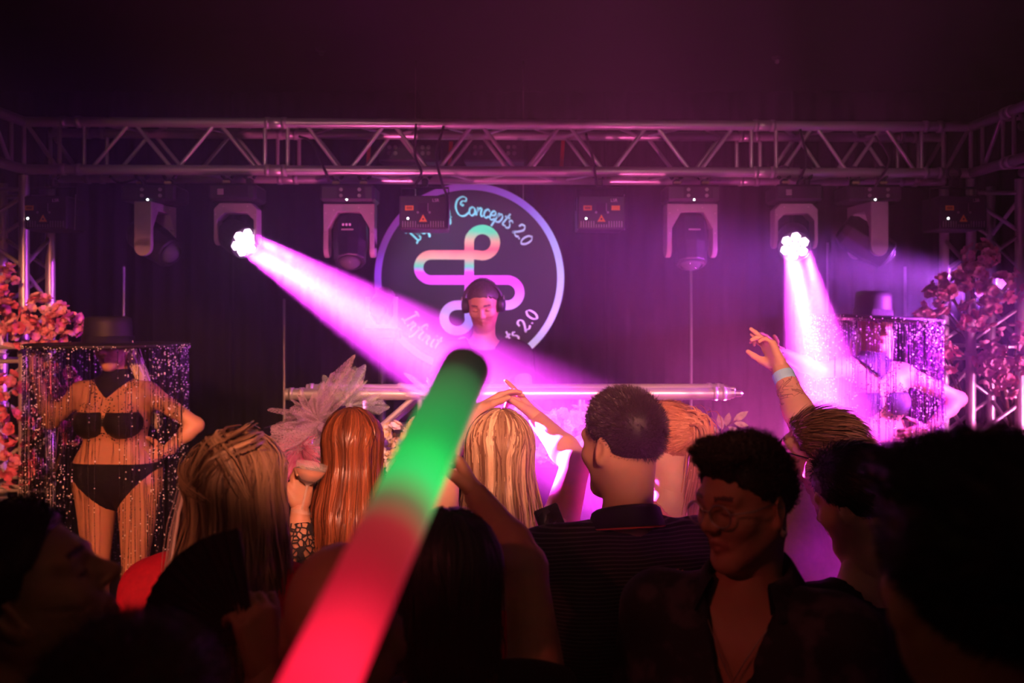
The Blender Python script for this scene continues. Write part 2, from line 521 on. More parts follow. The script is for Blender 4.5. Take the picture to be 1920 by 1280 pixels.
def tower(px_side, sx, label):
    base = A0 if sx < 0 else B0
    o = np.array([base[0], base[1], STAGE])
    t = empty('truss_tower', o, 0, label, 'truss')
    a = np.array([0, 0, 0.02]); b = np.array([0, 0, ZB - STAGE - 0.03])
    l = truss_span(t, (a, b, np.array([sx * 0.25, 0, 0]), back), [(0.03, 0.30, 3, 0), (0.33, 0.60, 3, 1), (0.63, 0.97, 4, 0)])
    couplers(t, l, [0.315, 0.615])
    MB().box((sx * 0.125, 0.13, 0.01), (0.42, 0.42, 0.02), bev=0.004).build('base_plate', M_steel, t)
    return t
tower(45, -1, 'left upright truss tower wrapped in pink blossoms')
tower(1820, 1, 'right upright truss tower in violet haze beside the blossoms')
for sx, base, lab in ((-1, A0, 'short side truss running from the left tower towards the crowd'), (1, B0, 'short side truss running from the right tower towards the crowd')):
    o = np.array([base[0], base[1], ZB])
    t = empty('side_truss', o, 0, lab, 'truss')
    l = truss_span(t, (np.array([0, -0.02, 0]), np.array([sx * 0.10, -2.2, 0]), (0, 0, ZT - ZB), np.array([sx * 0.25, 0, 0])),
                   [(0.04, 0.12, 1, 0), (0.16, 0.52, 4, 1), (0.56, 0.98, 4, 0)], dull=True)
    couplers(t, l, [0.13, 0.15, 0.53, 0.55])

# ------------------------------------------------------------------ lamps on the truss
def clamp(root, x, lever=True):
    MB().tube([(x + 0.032 * math.sin(a), -0.0, 0.004 + 0.032 * math.cos(a)) for a in np.linspace(-2.6, 2.6, 12)], 0.009, 8).build('clamp', M_dark, root, smooth=True)
    MB().box((x, 0, -0.045), (0.03, 0.05, 0.04), bev=0.006).build('clamp', M_dark, root)
    if lever: MB().box((x + 0.002, -0.03, -0.045), (0.04, 0.012, 0.014), bev=0.005).build('clamp_lever', M_brass, root)

def fixture_base(root, w, socket=True):
    b = MB().box((0, 0, -0.105), (w, 0.2, 0.082), bev=0.012).build('base', M_dark, root)
    MB().box((0.02, -0.1005, -0.105), (w * 0.52, 0.004, 0.06), bev=0.002).build('connector_panel', M_black, b)
    if socket:
        for px in (-0.028, 0.062):
            for pz in (-0.09, -0.12):
                MB().lathe([(0.009, 0), (0.009, 0.006), (0.006, 0.006), (0.006, 0.003)], 12, rot_to((0, -1, 0)), (px, -0.101, pz)).build('connector', M_alu_dull, b)
    else:
        MB().box((-0.055, -0.103, -0.105), (0.03, 0.006, 0.03), bev=0.003).build('power_inlet', M_grey, b)

def yoke(root, poly, depth, screws, pivots):
    y = MB().prism(poly, depth).build('yoke', M_grey, root)
    bv = y.modifiers.new('edges', 'BEVEL'); bv.width = 0.004; bv.segments = 2
    for sx, sz in screws:
        MB().lathe([(0.0035, 0), (0.0035, 0.002), (0.001, 0.003)], 8, rot_to((0, -1, 0)), (sx, -depth / 2, sz)).build('screw', M_steel, y)
    for px, pz in pivots:
        MB().lathe([(0.044, -0.012), (0.047, -0.006), (0.047, 0.006), (0.044, 0.012)], 20, rot_to((1, 0, 0)), (px, 0, pz)).build('pivot_cover', M_grey, y)

def moving_spot(px, py_lens, label, pan=0.0, tilt=(0, -0.45, -0.89), Y=4.60, read=False, zoff=0.0):
    """yoked moving head with a single round lens"""
    p = P(px, 600, Y)
    r = empty('moving_head', (p[0], Y, 2.685 + zoff), 0, label, 'stage light', 'moving-head lamps under the truss')
    for x in (-0.07, 0.07): clamp(r, x)
    fixture_base(r, 0.27)
    h = empty('turning_yoke', (0, 0, 0), pan); h.parent = r
    # yoke and head are parts of the lamp: put the pan into their vertices
    h_m = np.array(Matrix.Rotation(pan, 3, 'Z'))
    bpy.data.objects.remove(h)
    poly = [(-.128, -.152), (.128, -.152), (.128, -.375), (.103, -.375), (.103, -.275), (.056, -.194), (-.056, -.194), (-.103, -.275), (-.103, -.375), (-.128, -.375)]
    y = MB().prism(poly, 0.09, h_m).build('yoke', M_grey, r)
    bv = y.modifiers.new('edges', 'BEVEL'); bv.width = 0.004; bv.segments = 2
    MB().lathe([(0.03, -.152), (0.03, -.145)], 20).build('pan_bearing', M_dark, r)
    for sx, sz in ((-.115, -.2), (.115, -.2), (-.075, -.185), (.05, -.172), (.115, -.3), (-.115, -.3)):
        MB().lathe([(0.0035, 0), (0.0035, 0.002), (0.001, 0.003)], 8, h_m @ rot_to((0, -1, 0)), h_m @ np.array((sx, -0.046, sz))).build('screw', M_steel, y)
    for sx in (-.1155, .1155):
        MB().lathe([(0.043, -0.0125), (0.045, -0.008), (0.045, 0.008), (0.043, 0.0125)], 22, h_m @ rot_to((1, 0, 0)), h_m @ np.array((sx, 0, -.375))).build('pivot_cover', M_grey, y)
    d = h_m @ np.array(tilt); d /= np.linalg.norm(d)
    Rh = rot_to(d); c = np.array((0, 0, -.345))
    hd = MB().lathe([(0.03, -0.15), (0.07, -0.145), (0.088, -0.11), (0.09, 0.02), (0.082, 0.06), (0.078, 0.115), (0.066, 0.12), (0.062, 0.112)], 10, Rh, c).build('head', M_dark, r)
    bv = hd.modifiers.new('edges', 'BEVEL'); bv.width = 0.004; bv.segments = 2
    MB().lathe([(0.064, 0.108), (0.064, 0.124), (0.057, 0.126), (0.057, 0.11)], 28, Rh, c).build('lens_ring', M_dark, hd, smooth=False)
    MB().lathe([(0.001, 0.10), (0.03, 0.104), (0.054, 0.112), (0.054, 0.118), (0.042, 0.134), (0.022, 0.144), (0.001, 0.147)], 24, Rh, c).build('lens', M_glass, hd, smooth=True)
    MB().box(h_m @ np.array((0.0, -0.087, -.285)), (0.06, 0.006, 0.008), h_m).build('handle', M_grey, hd)
    if read:
        for k in range(3):
            MB().box((-0.02 + k * 0.017, -0.093, -.262), (0.010, 0.004, 0.012)).build('status_display', M_white_print, hd)
    MB().lathe([(0.004, 0), (0.004, 0.004), (0.001, 0.006)], 10, rot_to((0, -1, 0)), (0.0, -0.101, -.14)).build('pilot_lamp', M_pin, r)
    return r

def moving_wash(pos, aim, label, power, color, cone):
    """moving head with seven lit hexagonal lenses and its beam"""
    d = aim - pos; d /= np.linalg.norm(d)
    piv = pos - d * 0.075
    r = empty('wash_moving_head', (piv[0], piv[1], 2.685), 0, label, 'stage light', 'lit wash moving heads')
    zc = piv[2] - 2.685
    for x in (-0.05, 0.06): clamp(r, x, x < 0)
    fixture_base(r, 0.235, False)
    z0 = -.152; zb = zc + 0.005
    poly = [(-.078, z0), (.078, z0), (.108, z0 - .03), (.108, zb), (.09, zb), (.09, z0 - .085), (.055, z0 - .05), (-.055, z0 - .05), (-.09, z0 - .085), (-.09, zb), (-.108, zb), (-.108, z0 - .03)]
    y = MB().prism(poly, 0.085).build('yoke', M_grey, r)
    bv = y.modifiers.new('edges', 'BEVEL'); bv.width = 0.004; bv.segments = 2
    for sx in (-.099, .099):
        MB().lathe([(0.038, -0.010), (0.0415, -0.006), (0.0415, 0.006), (0.038, 0.010)], 20, rot_to((1, 0, 0)), (sx, 0, zb)).build('pivot_cover', M_grey, y)
    for sx, sz in ((-.06, -.17), (.06, -.17), (-.098, -.21), (.098, -.21)):
        MB().lathe([(0.0035, 0), (0.0035, 0.002), (0.001, 0.003)], 8, rot_to((0, -1, 0)), (sx, -0.043, sz)).build('screw', M_steel, y)
    Rh = rot_to(d); c = np.array((0, 0, zc))
    hd = MB().lathe([(0.03, -0.10), (0.06, -0.098), (0.078, -0.07), (0.084, 0.0), (0.084, 0.072), (0.079, 0.078), (0.077, 0.066), (0.001, 0.064)], 28, Rh, c).build('head', M_dark, r, smooth=False)
    cells = [(0, 0)] + [(0.0475 * math.cos(a), 0.0475 * math.sin(a)) for a in np.arange(6) * math.pi / 3 + 0.2]
    for (a, b) in cells:
        MB().lathe([(0.0240, 0.064), (0.0240, 0.074), (0.019, 0.078)], 6, Rh, c + Rh @ np.array((a, b, 0))).build('lens_cell', M_led, hd)
    for (a, b) in (cells[0], cells[1], cells[3], cells[5]):
        q = pos + d * 0.012 + Rh @ np.array((a, b, 0))
        spot('wash_beam_light', q, q + d * 2.0 + Rh @ np.array((a, b, 0)) * .3, color, power / 4, cone, 0.75, 0.018)
    return r

moving_wash(WASH_A, WASH_A_AIM, 'wash lamp with seven glowing hexagonal lenses throwing the beam across the sign', 190000, (1.0, 0.055, 1.0), 10.5)
moving_wash(WASH_B, WASH_B_AIM, 'wash lamp with seven glowing lenses beaming down beside the right dancer', 165000, (1.0, 0.055, 1.0), 6.5)
moving_spot(657, 485, 'unlit moving head with three-digit display, between left beam and round sign', 0, (0.08, -0.5, -0.86), read=True)
moving_spot(1294, 480, 'unlit moving head right of the lasers, grey yoke and round lens hanging down', 0.06, (-0.05, -0.35, -0.93))
moving_spot(292, 480, 'unlit moving head turned sideways, left of the left beam', math.pi / 2 - .12, (-0.25, -0.75, -0.45))
moving_spot(1626, 480, 'unlit moving head turned sideways, right of the right beam', math.pi / 2 + .1, (-0.2, -0.70, -0.5))

def text_mesh(txt, size, depth=0.0008):
    cu = bpy.data.curves.new('lettering', 'FONT'); cu.body = txt; cu.size = size; cu.extrude = depth; cu.align_x = 'CENTER'
    t = bpy.data.objects.new('lettering', cu); C.objects.link(t)
    bpy.context.view_layer.update()
    me = bpy.data.meshes.new_from_object(t)
    bpy.data.objects.remove(t); bpy.data.curves.remove(cu)
    return me

lsr = text_mesh('LSR', 0.022)
def laser(px, label, second_tag, Y=4.58, zc=-0.205):
    p = P(px, 600, Y)
    r = empty('laser_projector', (p[0], Y, 2.685), 0, label, 'laser', 'laser projectors under the truss')
    clamp(r, 0.0, False)
    MB().tube([(-.118, 0, zc + .02), (-.118, 0, -.07), (.118, 0, -.07), (.118, 0, zc + .02)], 0.006, 8).build('bracket', M_dark, r)
    b = MB().box((0, 0, zc), (0.235, 0.2, 0.165), bev=0.006).build('body', M_dark, r)
    y = -0.1005
    for k in range(17):
        short = 6 <= k <= 10
        MB().box((-.1 + k * .0125, y - .002, zc - .058 - (.008 if short else 0)), (.0042, .006, .014 if short else .03)).build('cooling_fin', M_alu_dull, b)
    MB().box((-.068, y, zc + .022), (.042, .002, .024)).build('warning_label', M_yellow, b)
    MB().box((-.068, y - .0014, zc + .022), (.028, .001, .012)).build('label_print', mat('ochre_label_print', (0.5, 0.26, 0.02), .6), b)
    if second_tag: MB().box((.07, y, zc + .022), (.042, .002, .024)).build('warning_label', M_yellow, b)
    tri = MB().prism([(-.020, -.018), (.020, -.018), (0, .018)], .002, None, (0, y, zc - .028)).build('warning_triangle', M_yellow, b)
    MB().prism([(-.0035, -.004), (.0035, -.004), (.0035, .004), (-.0035, .004)], .001, None, (0, y - .0015, zc - .033)).build('label_print', M_blackprint, tri)
    MB().box((0, y, zc + .02), (.05, .003, .05)).build('aperture_plate', M_black, b)
    MB().box((0.024, y - .002, zc + .025), (.003, .002, .04)).build('aperture_edge', M_alu_dull, b)
    for sx in (-.026, .032): MB().lathe([(.006, 0), (.006, .003)], 10, rot_to((0, -1, 0)), (sx, y, zc + .0)).build('key_switch', M_alu_dull, b)
    MB().lathe([(.0045, 0), (.0045, .002), (.001, .003)], 8, rot_to((0, -1, 0)), (-.075, y, zc - .03)).build('pilot_lamp', M_pin, b)
    o = link('lettering', lsr, None, b, (.062, y - .001, zc + .052), smooth=False)
    if not lsr.materials: lsr.materials.append(M_white_print)
    o.rotation_euler = (math.pi / 2, 0, 0)
    MB().tube([(0.122, -.02, zc + .1), (0.124, -.03, zc), (0.122, -.03, zc - .08)], .002, 6).build('safety_cable', M_alu_dull, r)
    return r
laser(100, 'laser projector at the left tower, box half hidden in shade', False)
laser(797, 'laser projector hanging in front of the round sign', False)
laser(1124, 'laser projector with two yellow labels, right of the round sign', True)
laser(1788, 'laser projector at the right tower, dim in the haze', False)

for k, (px, lab) in enumerate(((770, 'dark connector box behind the truss above the left edge of the sign'), (928, 'dark connector box behind the truss above the middle of the sign'))):
    c = P(px, 287, 5.02)
    r = empty('connector_box', c, 0, lab, 'connector box', 'connector boxes behind the truss')
    b = MB().box((0, 0, 0), (0.34, 0.16, 0.12), bev=0.01).build('case', M_dark, r)
    MB().box((0, -.12, .04), (0.03, 0.1, 0.02)).build('bracket', M_dark, r)
    for gx in (-.09, .09):
        for a in (-.016, .016):
            for q in (-.016, .016):
                MB().lathe([(.011, 0), (.011, .008), (.007, .008), (.007, .003)], 12, rot_to((0, -1, 0)), (gx + a, -.08, q)).build('connector', M_alu_dull, b)
for k, (px, y0, y1, lab) in enumerate(((693, 250, 330, 'red webbing strap on the truss above the left beam'), (846, 265, 330, 'red webbing strap on the truss above the sign'), (1056, 255, 330, 'red webbing strap on the truss near the second laser'))):
    a = P(px, y0, 4.9); b = P(px - 4, y1, 4.9)
    o = MB().box((a + b) / 2, (0.02, 0.004, a[2] - b[2]), np.array(Matrix.Rotation(0.06, 3, 'Y'))).build('strap', M_red)
    tag(o, lab, 'strap', 'red straps on the truss')
cab = [([(560, 255), (585, 268), (610, 322), (617, 340)], 4.50, 'black cable looping over the truss above the three-digit lamp'),
       ([(780, 232), (778, 290), (790, 325), (775, 352)], 4.47, 'black cable hanging down to the laser in front of the sign'),
       ([(832, 236), (818, 290), (828, 340), (838, 372), (838, 428)], 4.46, 'black cable running down the side of the laser before the sign'),
       ([(1098, 250), (1112, 300), (1118, 345)], 4.47, 'black cable dropping to the laser right of the sign'),
       ([(1500, 242), (1512, 300), (1495, 345)], 4.47, 'black cable dropping to the right wash lamp'),
       ([(1640, 255), (1668, 300), (1640, 350)], 4.5, 'black cable looped by the sideways lamp on the right'),
       ([(205, 330), (225, 342), (262, 336), (270, 356)], 4.5, 'black cable slung to the sideways lamp on the left')]
def spline(pts, n=6):
    pts = [np.array(p, float) for p in pts]; pts = [2 * pts[0] - pts[1]] + pts + [2 * pts[-1] - pts[-2]]
    out = []
    for i in range(1, len(pts) - 2):
        p0, p1, p2, p3 = pts[i - 1:i + 3]
        for k in range(n):
            t = k / n
            out.append(.5 * (2 * p1 + (p2 - p0) * t + (2 * p0 - 5 * p1 + 4 * p2 - p3) * t * t + (3 * p1 - p0 - 3 * p2 + p3) * t ** 3))
    out.append(pts[-2]); return out
for pts, Y, lab in cab:
    o = MB().tube(spline([P(x, y, Y + 0.02 * (i % 2)) for i, (x, y) in enumerate(pts)]), 0.0065, 8).build('cable', M_cable, smooth=True)
    tag(o, lab, 'cable', 'cables on the lighting truss')
# ceiling fittings
for px, py, lab in ((602, 92, 'tiny dark ceiling fitting above the left wash lamp'), (1457, 108, 'tiny dark ceiling fitting above the right wash lamp')):
    Yc = 1.545 * FPX / (600 - py); c = P(px, py, Yc)
    r = empty('ceiling_fitting', (c[0], Yc, 3.5), 0, lab, 'ceiling fitting', 'small fittings on the ceiling')
    MB().lathe([(.03, 0), (.028, -.012), (.02, -.02)], 14).build('plate', M_dark, r)
    MB().lathe([(.012, -.02), (.012, -.035), (.004, -.04)], 10).build('sensor', M_alu_dull, r)
for px, y0, y1, lab in ((232, 500, 600, 'thin grey pole against the curtain above the left hat'), (533, 560, 690, 'thin grey pole against the curtain under the left beam'),
                   (1296, 500, 700, 'thin grey pole against the curtain below the unlit lamp'), (1552, 455, 600, 'thin grey pole against the curtain beside the right beam'), (1697, 500, 590, 'thin grey pole against the curtain beside the right dancer')):
    a = P(px, y0, 5.85)
    r = empty('curtain_pole', (a[0], 5.85, STAGE), 0, lab, 'pole', 'poles against the curtain')
    rod('pole', (0, 0, 0.01), (0, 0, a[2] - STAGE), .008, M_alu_dull, r)
    MB().lathe([(.1, 0), (.1, .01), (.015, .012)], 18).build('base_plate', M_dark, r)

# moving head on a stand behind the left beam
r = empty('floor_moving_head', P(716, 600, 5.0) * (1, 1, 0) + (0, 0, STAGE), 0, 'moving head on a stand, lens glinting inside the left beam', 'stage light')
zl = 1.95 - 25 * 5.0 / FPX - STAGE
MB().lathe([(.2, 0), (.2, .015), (.02, .02), (.02, zl - .05), (.06, zl - .05), (.06, zl - .03)], 16).build('stand', M_dark, r)
MB().box((0, 0, zl - 0.0), (.2, .16, .06), bev=.01).build('base', M_dark, r)
pg = [(-.085, zl + .03), (.085, zl + .03), (.085, zl + .2), (.066, zl + .2), (.066, zl + .1), (.035, zl + .05), (-.035, zl + .05), (-.066, zl + .1), (-.066, zl + .2), (-.085, zl + .2)]
MB().prism(pg, .06).build('yoke', M_grey, r)
Rh = rot_to((-.1, -.85, -.45)); hd = MB().lathe([(.02, -.1), (.055, -.09), (.06, .05), (.05, .085), (.045, .08)], 12, Rh, (0, 0, zl + .17)).build('head', M_dark, r)
MB().lathe([(.001, .07), (.042, .075), (.042, .084), (.03, .1), (.001, .108)], 18, Rh, (0, 0, zl + .17)).build('lens', M_glass, hd, smooth=True)

# ------------------------------------------------------------------ round sign
SY = 5.4
SC = P(880, 521, SY); K = SY / FPX                       # metres per photograph pixel at the sign
def painted_foil(name, stops, scale=1.0, angle=0.0, offs=0.0, str_=0.0):
    """vinyl whose rainbow reflection is painted into the base colour along the sheet"""
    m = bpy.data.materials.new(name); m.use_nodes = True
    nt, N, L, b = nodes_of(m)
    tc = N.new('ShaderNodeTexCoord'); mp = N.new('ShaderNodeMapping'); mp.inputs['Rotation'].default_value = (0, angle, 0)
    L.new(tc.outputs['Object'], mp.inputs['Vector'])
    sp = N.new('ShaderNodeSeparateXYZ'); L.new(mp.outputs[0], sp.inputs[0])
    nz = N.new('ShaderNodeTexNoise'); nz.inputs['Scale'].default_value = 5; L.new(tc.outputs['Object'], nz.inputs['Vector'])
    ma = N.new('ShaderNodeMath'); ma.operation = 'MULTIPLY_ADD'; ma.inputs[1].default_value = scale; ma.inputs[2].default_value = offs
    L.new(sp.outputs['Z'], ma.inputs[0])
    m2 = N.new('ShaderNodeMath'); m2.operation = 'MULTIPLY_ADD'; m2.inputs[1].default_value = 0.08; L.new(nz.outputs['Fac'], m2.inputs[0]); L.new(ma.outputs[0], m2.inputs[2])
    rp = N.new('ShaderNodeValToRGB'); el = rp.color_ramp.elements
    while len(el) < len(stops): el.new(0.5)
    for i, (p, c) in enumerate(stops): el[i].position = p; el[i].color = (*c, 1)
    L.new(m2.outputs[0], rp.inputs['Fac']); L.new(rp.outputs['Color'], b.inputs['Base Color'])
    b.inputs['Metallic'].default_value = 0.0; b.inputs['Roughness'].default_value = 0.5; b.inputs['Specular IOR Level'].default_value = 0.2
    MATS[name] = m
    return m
GREEN, SALMON, GOLD, MAG, SKY = (.08, .85, .36), (.95, .13, .16), (.80, .48, .26), (.85, .10, .85), (.35, .48, 1)  # colours of the reflected rainbow, painted in
M_emblem = painted_foil('emblem_vinyl_painted_sheen', [(0, SKY), (.18, (.6, .6, 1)), (.30, (.7, .35, 1)), (.46, MAG), (.55, MAG), (.60, GREEN), (.68, GOLD), (.76, SALMON), (.83, GOLD), (.92, GREEN), (1, GREEN)], 1 / (206 * K), 0, 0.46)
M_ring = painted_foil('ring_vinyl_painted_sheen', [(0, (.55, .2, .9)), (.35, (.38, .16, .75)), (.6, (.32, .18, .85)), (.8, (.42, .48, 1)), (1, (.5, .7, 1))], 1 / (360 * K), math.pi / 2 + 2.6, 0.5)
M_letter = painted_foil('letter_vinyl_painted_sheen', [(0, (.75, .75, 1)), (.3, (.6, .55, .8)), (.55, (.5, .6, .8)), (.8, (.25, .85, .85)), (1, (.2, .95, .8))], 1 / (300 * K), 0.6, 0.5)
M_disc = mat('black_sign_panel', (0.014, 0.008, 0.018), 0.75, var=0.3, scale=3)
sg = empty('round_sign', SC, 0, 'round black hanging sign with rainbow emblem, ring and script lettering', 'sign')
MB().lathe([(177 * K, -.012), (178 * K, -.01), (178 * K, .01), (177 * K, .012)], 96, rot_to((0, -1, 0))).build('panel', M_disc, sg)
def stroke(path, w, y, thick=.002, rise=0.0):
    """flat ribbon lettering in the x,z plane; w: width or function of direction"""
    path = np.array(path, float); t = np.gradient(path, axis=0); t /= np.linalg.norm(t, axis=1, keepdims=True) + 1e-9
    nrm = np.stack([-t[:, 1], t[:, 0]], 1)
    ww = np.array([w(d) if callable(w) else w for d in t])[:, None] / 2
    a = path + nrm * ww; b = path - nrm * ww; n = len(path)
    Y_ = y + np.linspace(0, rise, n)
    V = [(x, Y_[i], z) for i, (x, z) in enumerate(a)] + [(x, Y_[i], z) for i, (x, z) in enumerate(b)] + [(x, Y_[i] + thick, z) for i, (x, z) in enumerate(a)] + [(x, Y_[i] + thick, z) for i, (x, z) in enumerate(b)]
    F = []
    for i in range(n - 1):
        F += [(i, n + i, n + i + 1, i + 1), (2 * n + i, 2 * n + i + 1, 3 * n + i + 1, 3 * n + i), (i, i + 1, 2 * n + i + 1, 2 * n + i), (n + i, 3 * n + i, 3 * n + i + 1, n + i + 1)]
    F += [(0, 2 * n, 3 * n, n), (n - 1, 2 * n - 1, 4 * n - 1, 3 * n - 1)]
    return V, F
def arc(cx, cy, r, a0, a1, n=28): return [(cx + r * math.cos(a), cy + r * math.sin(a)) for a in np.linspace(math.radians(a0), math.radians(a1), n)]
V, F = stroke(arc(0, 0, 171 * K, 0, 360, 160), 13 * K, -.016)
MB().add(V, F).build('ring', M_ring, sg)
e = []                                                    # emblem: one line with four loops (pixels about the sign's centre, up positive)
q = lambda x, y: (x - 880, 521 - y)
def seg(a, b, n=10): return [(a[0] + (b[0] - a[0]) * t, a[1] + (b[1] - a[1]) * t) for t in np.linspace(0, 1, n)]
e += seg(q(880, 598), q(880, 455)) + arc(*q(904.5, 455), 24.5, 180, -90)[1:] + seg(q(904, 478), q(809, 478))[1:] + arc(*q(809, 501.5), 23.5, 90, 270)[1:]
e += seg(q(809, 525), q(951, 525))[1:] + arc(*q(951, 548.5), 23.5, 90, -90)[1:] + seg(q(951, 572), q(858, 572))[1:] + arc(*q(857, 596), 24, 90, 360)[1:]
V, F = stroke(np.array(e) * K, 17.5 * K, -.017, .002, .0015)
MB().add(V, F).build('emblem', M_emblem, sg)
G = {  # hand-drawn script letters: strokes in a box one x-height tall, with advance width
 'I': (0.75, [[(.12, 1.62), (.45, 1.75), (.85, 1.68)], [(.52, 1.7), (.42, .9), (.32, .08)], [(-.05, .05), (.3, .1), (.68, .0)]]),
 'n': (0.95, [[(.12, .95), (.2, .8), (.14, .05)], [(.15, .35), (.4, .85), (.62, .85), (.6, .4), (.66, .08), (.88, .12)]]),
 'f': (0.6, [[(.75, 1.55), (.55, 1.75), (.38, 1.45), (.28, .6), (.2, -.35), (.0, -.55)], [(.0, .88), (.3, .9), (.62, .95)]]),
 'i': (0.48, [[(.2, .95), (.15, .45), (.2, .08), (.42, .12)], [(.25, 1.3), (.3, 1.42)]]),
 't': (0.58, [[(.38, 1.5), (.26, .7), (.24, .12), (.5, .1)], [(.0, .98), (.3, 1.0), (.6, 1.06)]]),
 'y': (0.9, [[(.1, .95), (.14, .35), (.35, .2), (.6, .5)], [(.72, .95), (.6, .3), (.42, -.45), (.08, -.5), (.2, -.1), (.75, .2)]]),
 'C': (1.55, [[(.95, 1.25), (.8, 1.1), (.65, 1.3), (.85, 1.6), (1.2, 1.55), (1.3, 1.85), (.9, 2.05), (.35, 1.75), (.1, 1.0), (.35, .2), (.9, .0), (1.5, .35)]]),
 'o': (0.85, [[(.45, .95), (.15, .75), (.12, .25), (.4, .02), (.68, .3), (.66, .75), (.42, .95)]]),
 'c': (0.75, [[(.66, .72), (.45, .95), (.16, .7), (.14, .25), (.38, .02), (.7, .25)]]),
 'e': (0.78, [[(.16, .45), (.55, .55), (.6, .85), (.35, .95), (.14, .6), (.2, .12), (.45, .02), (.74, .25)]]),
 'p': (0.95, [[(.24, 1.0), (.16, .2), (.06, -.65)], [(.18, .5), (.45, .95), (.74, .75), (.66, .2), (.35, .02), (.15, .25)]]),
 's': (0.66, [[(.58, .85), (.35, .97), (.18, .75), (.42, .5), (.52, .22), (.28, .02), (.02, .15)]]),
 '2': (0.95, [[(.12, 1.0), (.2, 1.35), (.55, 1.45), (.75, 1.1), (.5, .6), (.08, .1), (.3, .18), (.6, .05), (.92, .22)]]),
 '.': (0.5, [[(.18, .12), (.3, .2)]]),
 '0': (0.9, [[(.5, 1.4), (.16, 1.05), (.12, .4), (.4, .02), (.72, .4), (.74, 1.05), (.48, 1.4)]]),
 ' ': (0.6, []),
}
nib = lambda d: (0.11 + 0.12 * abs(d[0] * math.sin(math.radians(40)) + d[1] * math.cos(math.radians(40))))
def curved(txt, radius, a0, a1, xh, top):
    adv = [G[c][0] for c in txt]; tot = sum(adv); s = 0
    for c, w in zip(txt, adv):
        mid = s + w / 2; s += w
        a = math.radians(a0 + (a1 - a0) * mid / tot)
        if not G[c][1]: continue
        mb = MB()
        ex = np.array((math.sin(a), -math.cos(a))) if top else np.array((-math.sin(a), math.cos(a)))
        ez = np.array((math.cos(a), math.sin(a))) if top else -np.array((math.cos(a), math.sin(a)))
        pos = np.array((math.cos(a), math.sin(a))) * radius
        for st_ in G[c][1]:
            pth = np.array(spline([(x, z, 0) for x, z in st_], 7))[:, :2]
            W = pos + ((pth[:, :1] - w / 2) * ex + (pth[:, 1:] - .1) * ez) * xh
            V, F = stroke(W, lambda d: nib((d @ ex, d @ ez)) * xh, -.016)
            mb.add(V, F)
        mb.build('letter', M_letter, sg)
curved('Infinity Concepts 2.0', 118 * K, 146, 30, 17.5 * K, True)
curved('Infinity Concepts 2.0', 146 * K, 211, 333, 17.5 * K, False)
for sx in (-.32, .32):
    MB().tube([(sx, 0.004, .45), (sx, 0.01, 3.49 - SC[2])], .0025, 6).build('hanging_wire', M_steel, sg)

# ------------------------------------------------------------------ DJ booth
bo = empty('dj_booth', (0, 3.98, STAGE), 0, 'DJ table covered to the floor with black cloth', 'table')
MB().box((0.0, 0.0, 0.99), (1.74, 0.62, 0.03), bev=0.004).build('table_top', M_black, bo)
for sx in (-.8, .8):
    for sy in (-.26, .26):
        MB().tube([(sx, sy, 0), (sx, sy, .98)], .02, 8).build('leg', M_alu_dull, bo)
V = []; F = []; n = 150
for k in range(n + 1):
    u = k / n; L_ = 1.78 + 2 * .66; s = u * L_
    if s < .66: bx, by, nx, ny = -.89, .33 - s, -1, 0
    elif s < .66 + 1.78: bx, by, nx, ny = -.89 + (s - .66), -.33, 0, -1
    else: bx, by, nx, ny = .89, -.33 + (s - .66 - 1.78), 1, 0
    for z, am in ((1.008, .0), (.9, .008), (.4, .016), (.005, .022)):
        o_ = am * math.sin(s * 46) + am * .5 * math.sin(s * 19)
        V.append((bx + nx * (o_ - .01), by + ny * (o_ - .01), z))
for k in range(n):
    for j in range(3):
        a = k * 4 + j; F.append((a, a + 1, a + 5, a + 4))
link('skirt', raw_mesh('skirt', V, F), M_drape, bo)
bt = empty('booth_truss', (0, 3.75, STAGE + 1.03), 0, 'short bright aluminium truss lying along the front of the DJ table', 'truss')
zb = 0.0; L0, L1 = -.93, .905
ln = truss_span(bt, ((L0, 0, zb + .025), (L1, 0.03, zb + .025), (0, 0, .24), (0.03, .24, 0)),
                [(T(45) + .14, .30, 1, 0), (.34, .66, 2, 0), (.70, .86, 1, 1)], rc=.025, rb=.011)
couplers(bt, ln, [.012, .035, .965, .985], .0285, .009)
for u in (0, 1):
    for s in (0, 1):
        a, b = ln[(u, s)]; d = (b - a) / np.linalg.norm(b - a)
        MB().lathe([(.02, 0), (.02, .015), (.013, .02), (.013, .045), (.008, .052)], 12, rot_to(d), b).build('spigot', M_steel, bt)
def deck(x, lab, mixer=False):
    r = empty('dj_mixer' if mixer else 'media_player', (x, 4.22, STAGE + 1.006), 0, lab, 'mixer' if mixer else 'media player')
    MB().box((0, 0, .05), (.3, .36, .1), bev=.01).build('body', M_dark, r)
    if mixer:
        for i in range(4):
            for j in range(4): MB().lathe([(.009, 0), (.007, .018)], 10, None, (-.1 + i * .066, .12 - j * .05, .1)).build('knob', M_alu_dull, r)
            MB().box((-.1 + i * .066, -.11, .104), (.02, .012, .012)).build('fader', M_grey, r)
    else:
        MB().lathe([(.1, 0), (.1, .014), (.09, .018), (.03, .016)], 32, None, (0, -.03, .1)).build('jog_wheel', M_alu_dull, r)
        MB().box((0, .14, .115), (.16, .03, .09), np.array(Matrix.Rotation(-.5, 3, 'X')), .004).build('screen_panel', M_dark, r)
        for j in range(3): MB().lathe([(.012, 0), (.01, .006)], 12, None, (-.12, -.1 + j * .035, .1)).build('button', M_grey, r)
deck(-.45, 'dark media player on the DJ table beside the tulle bow'); deck(0.0, 'dark mixer on the DJ table in front of the DJ', True); deck(.45, 'dark media player on the DJ table behind the polo shirt man')
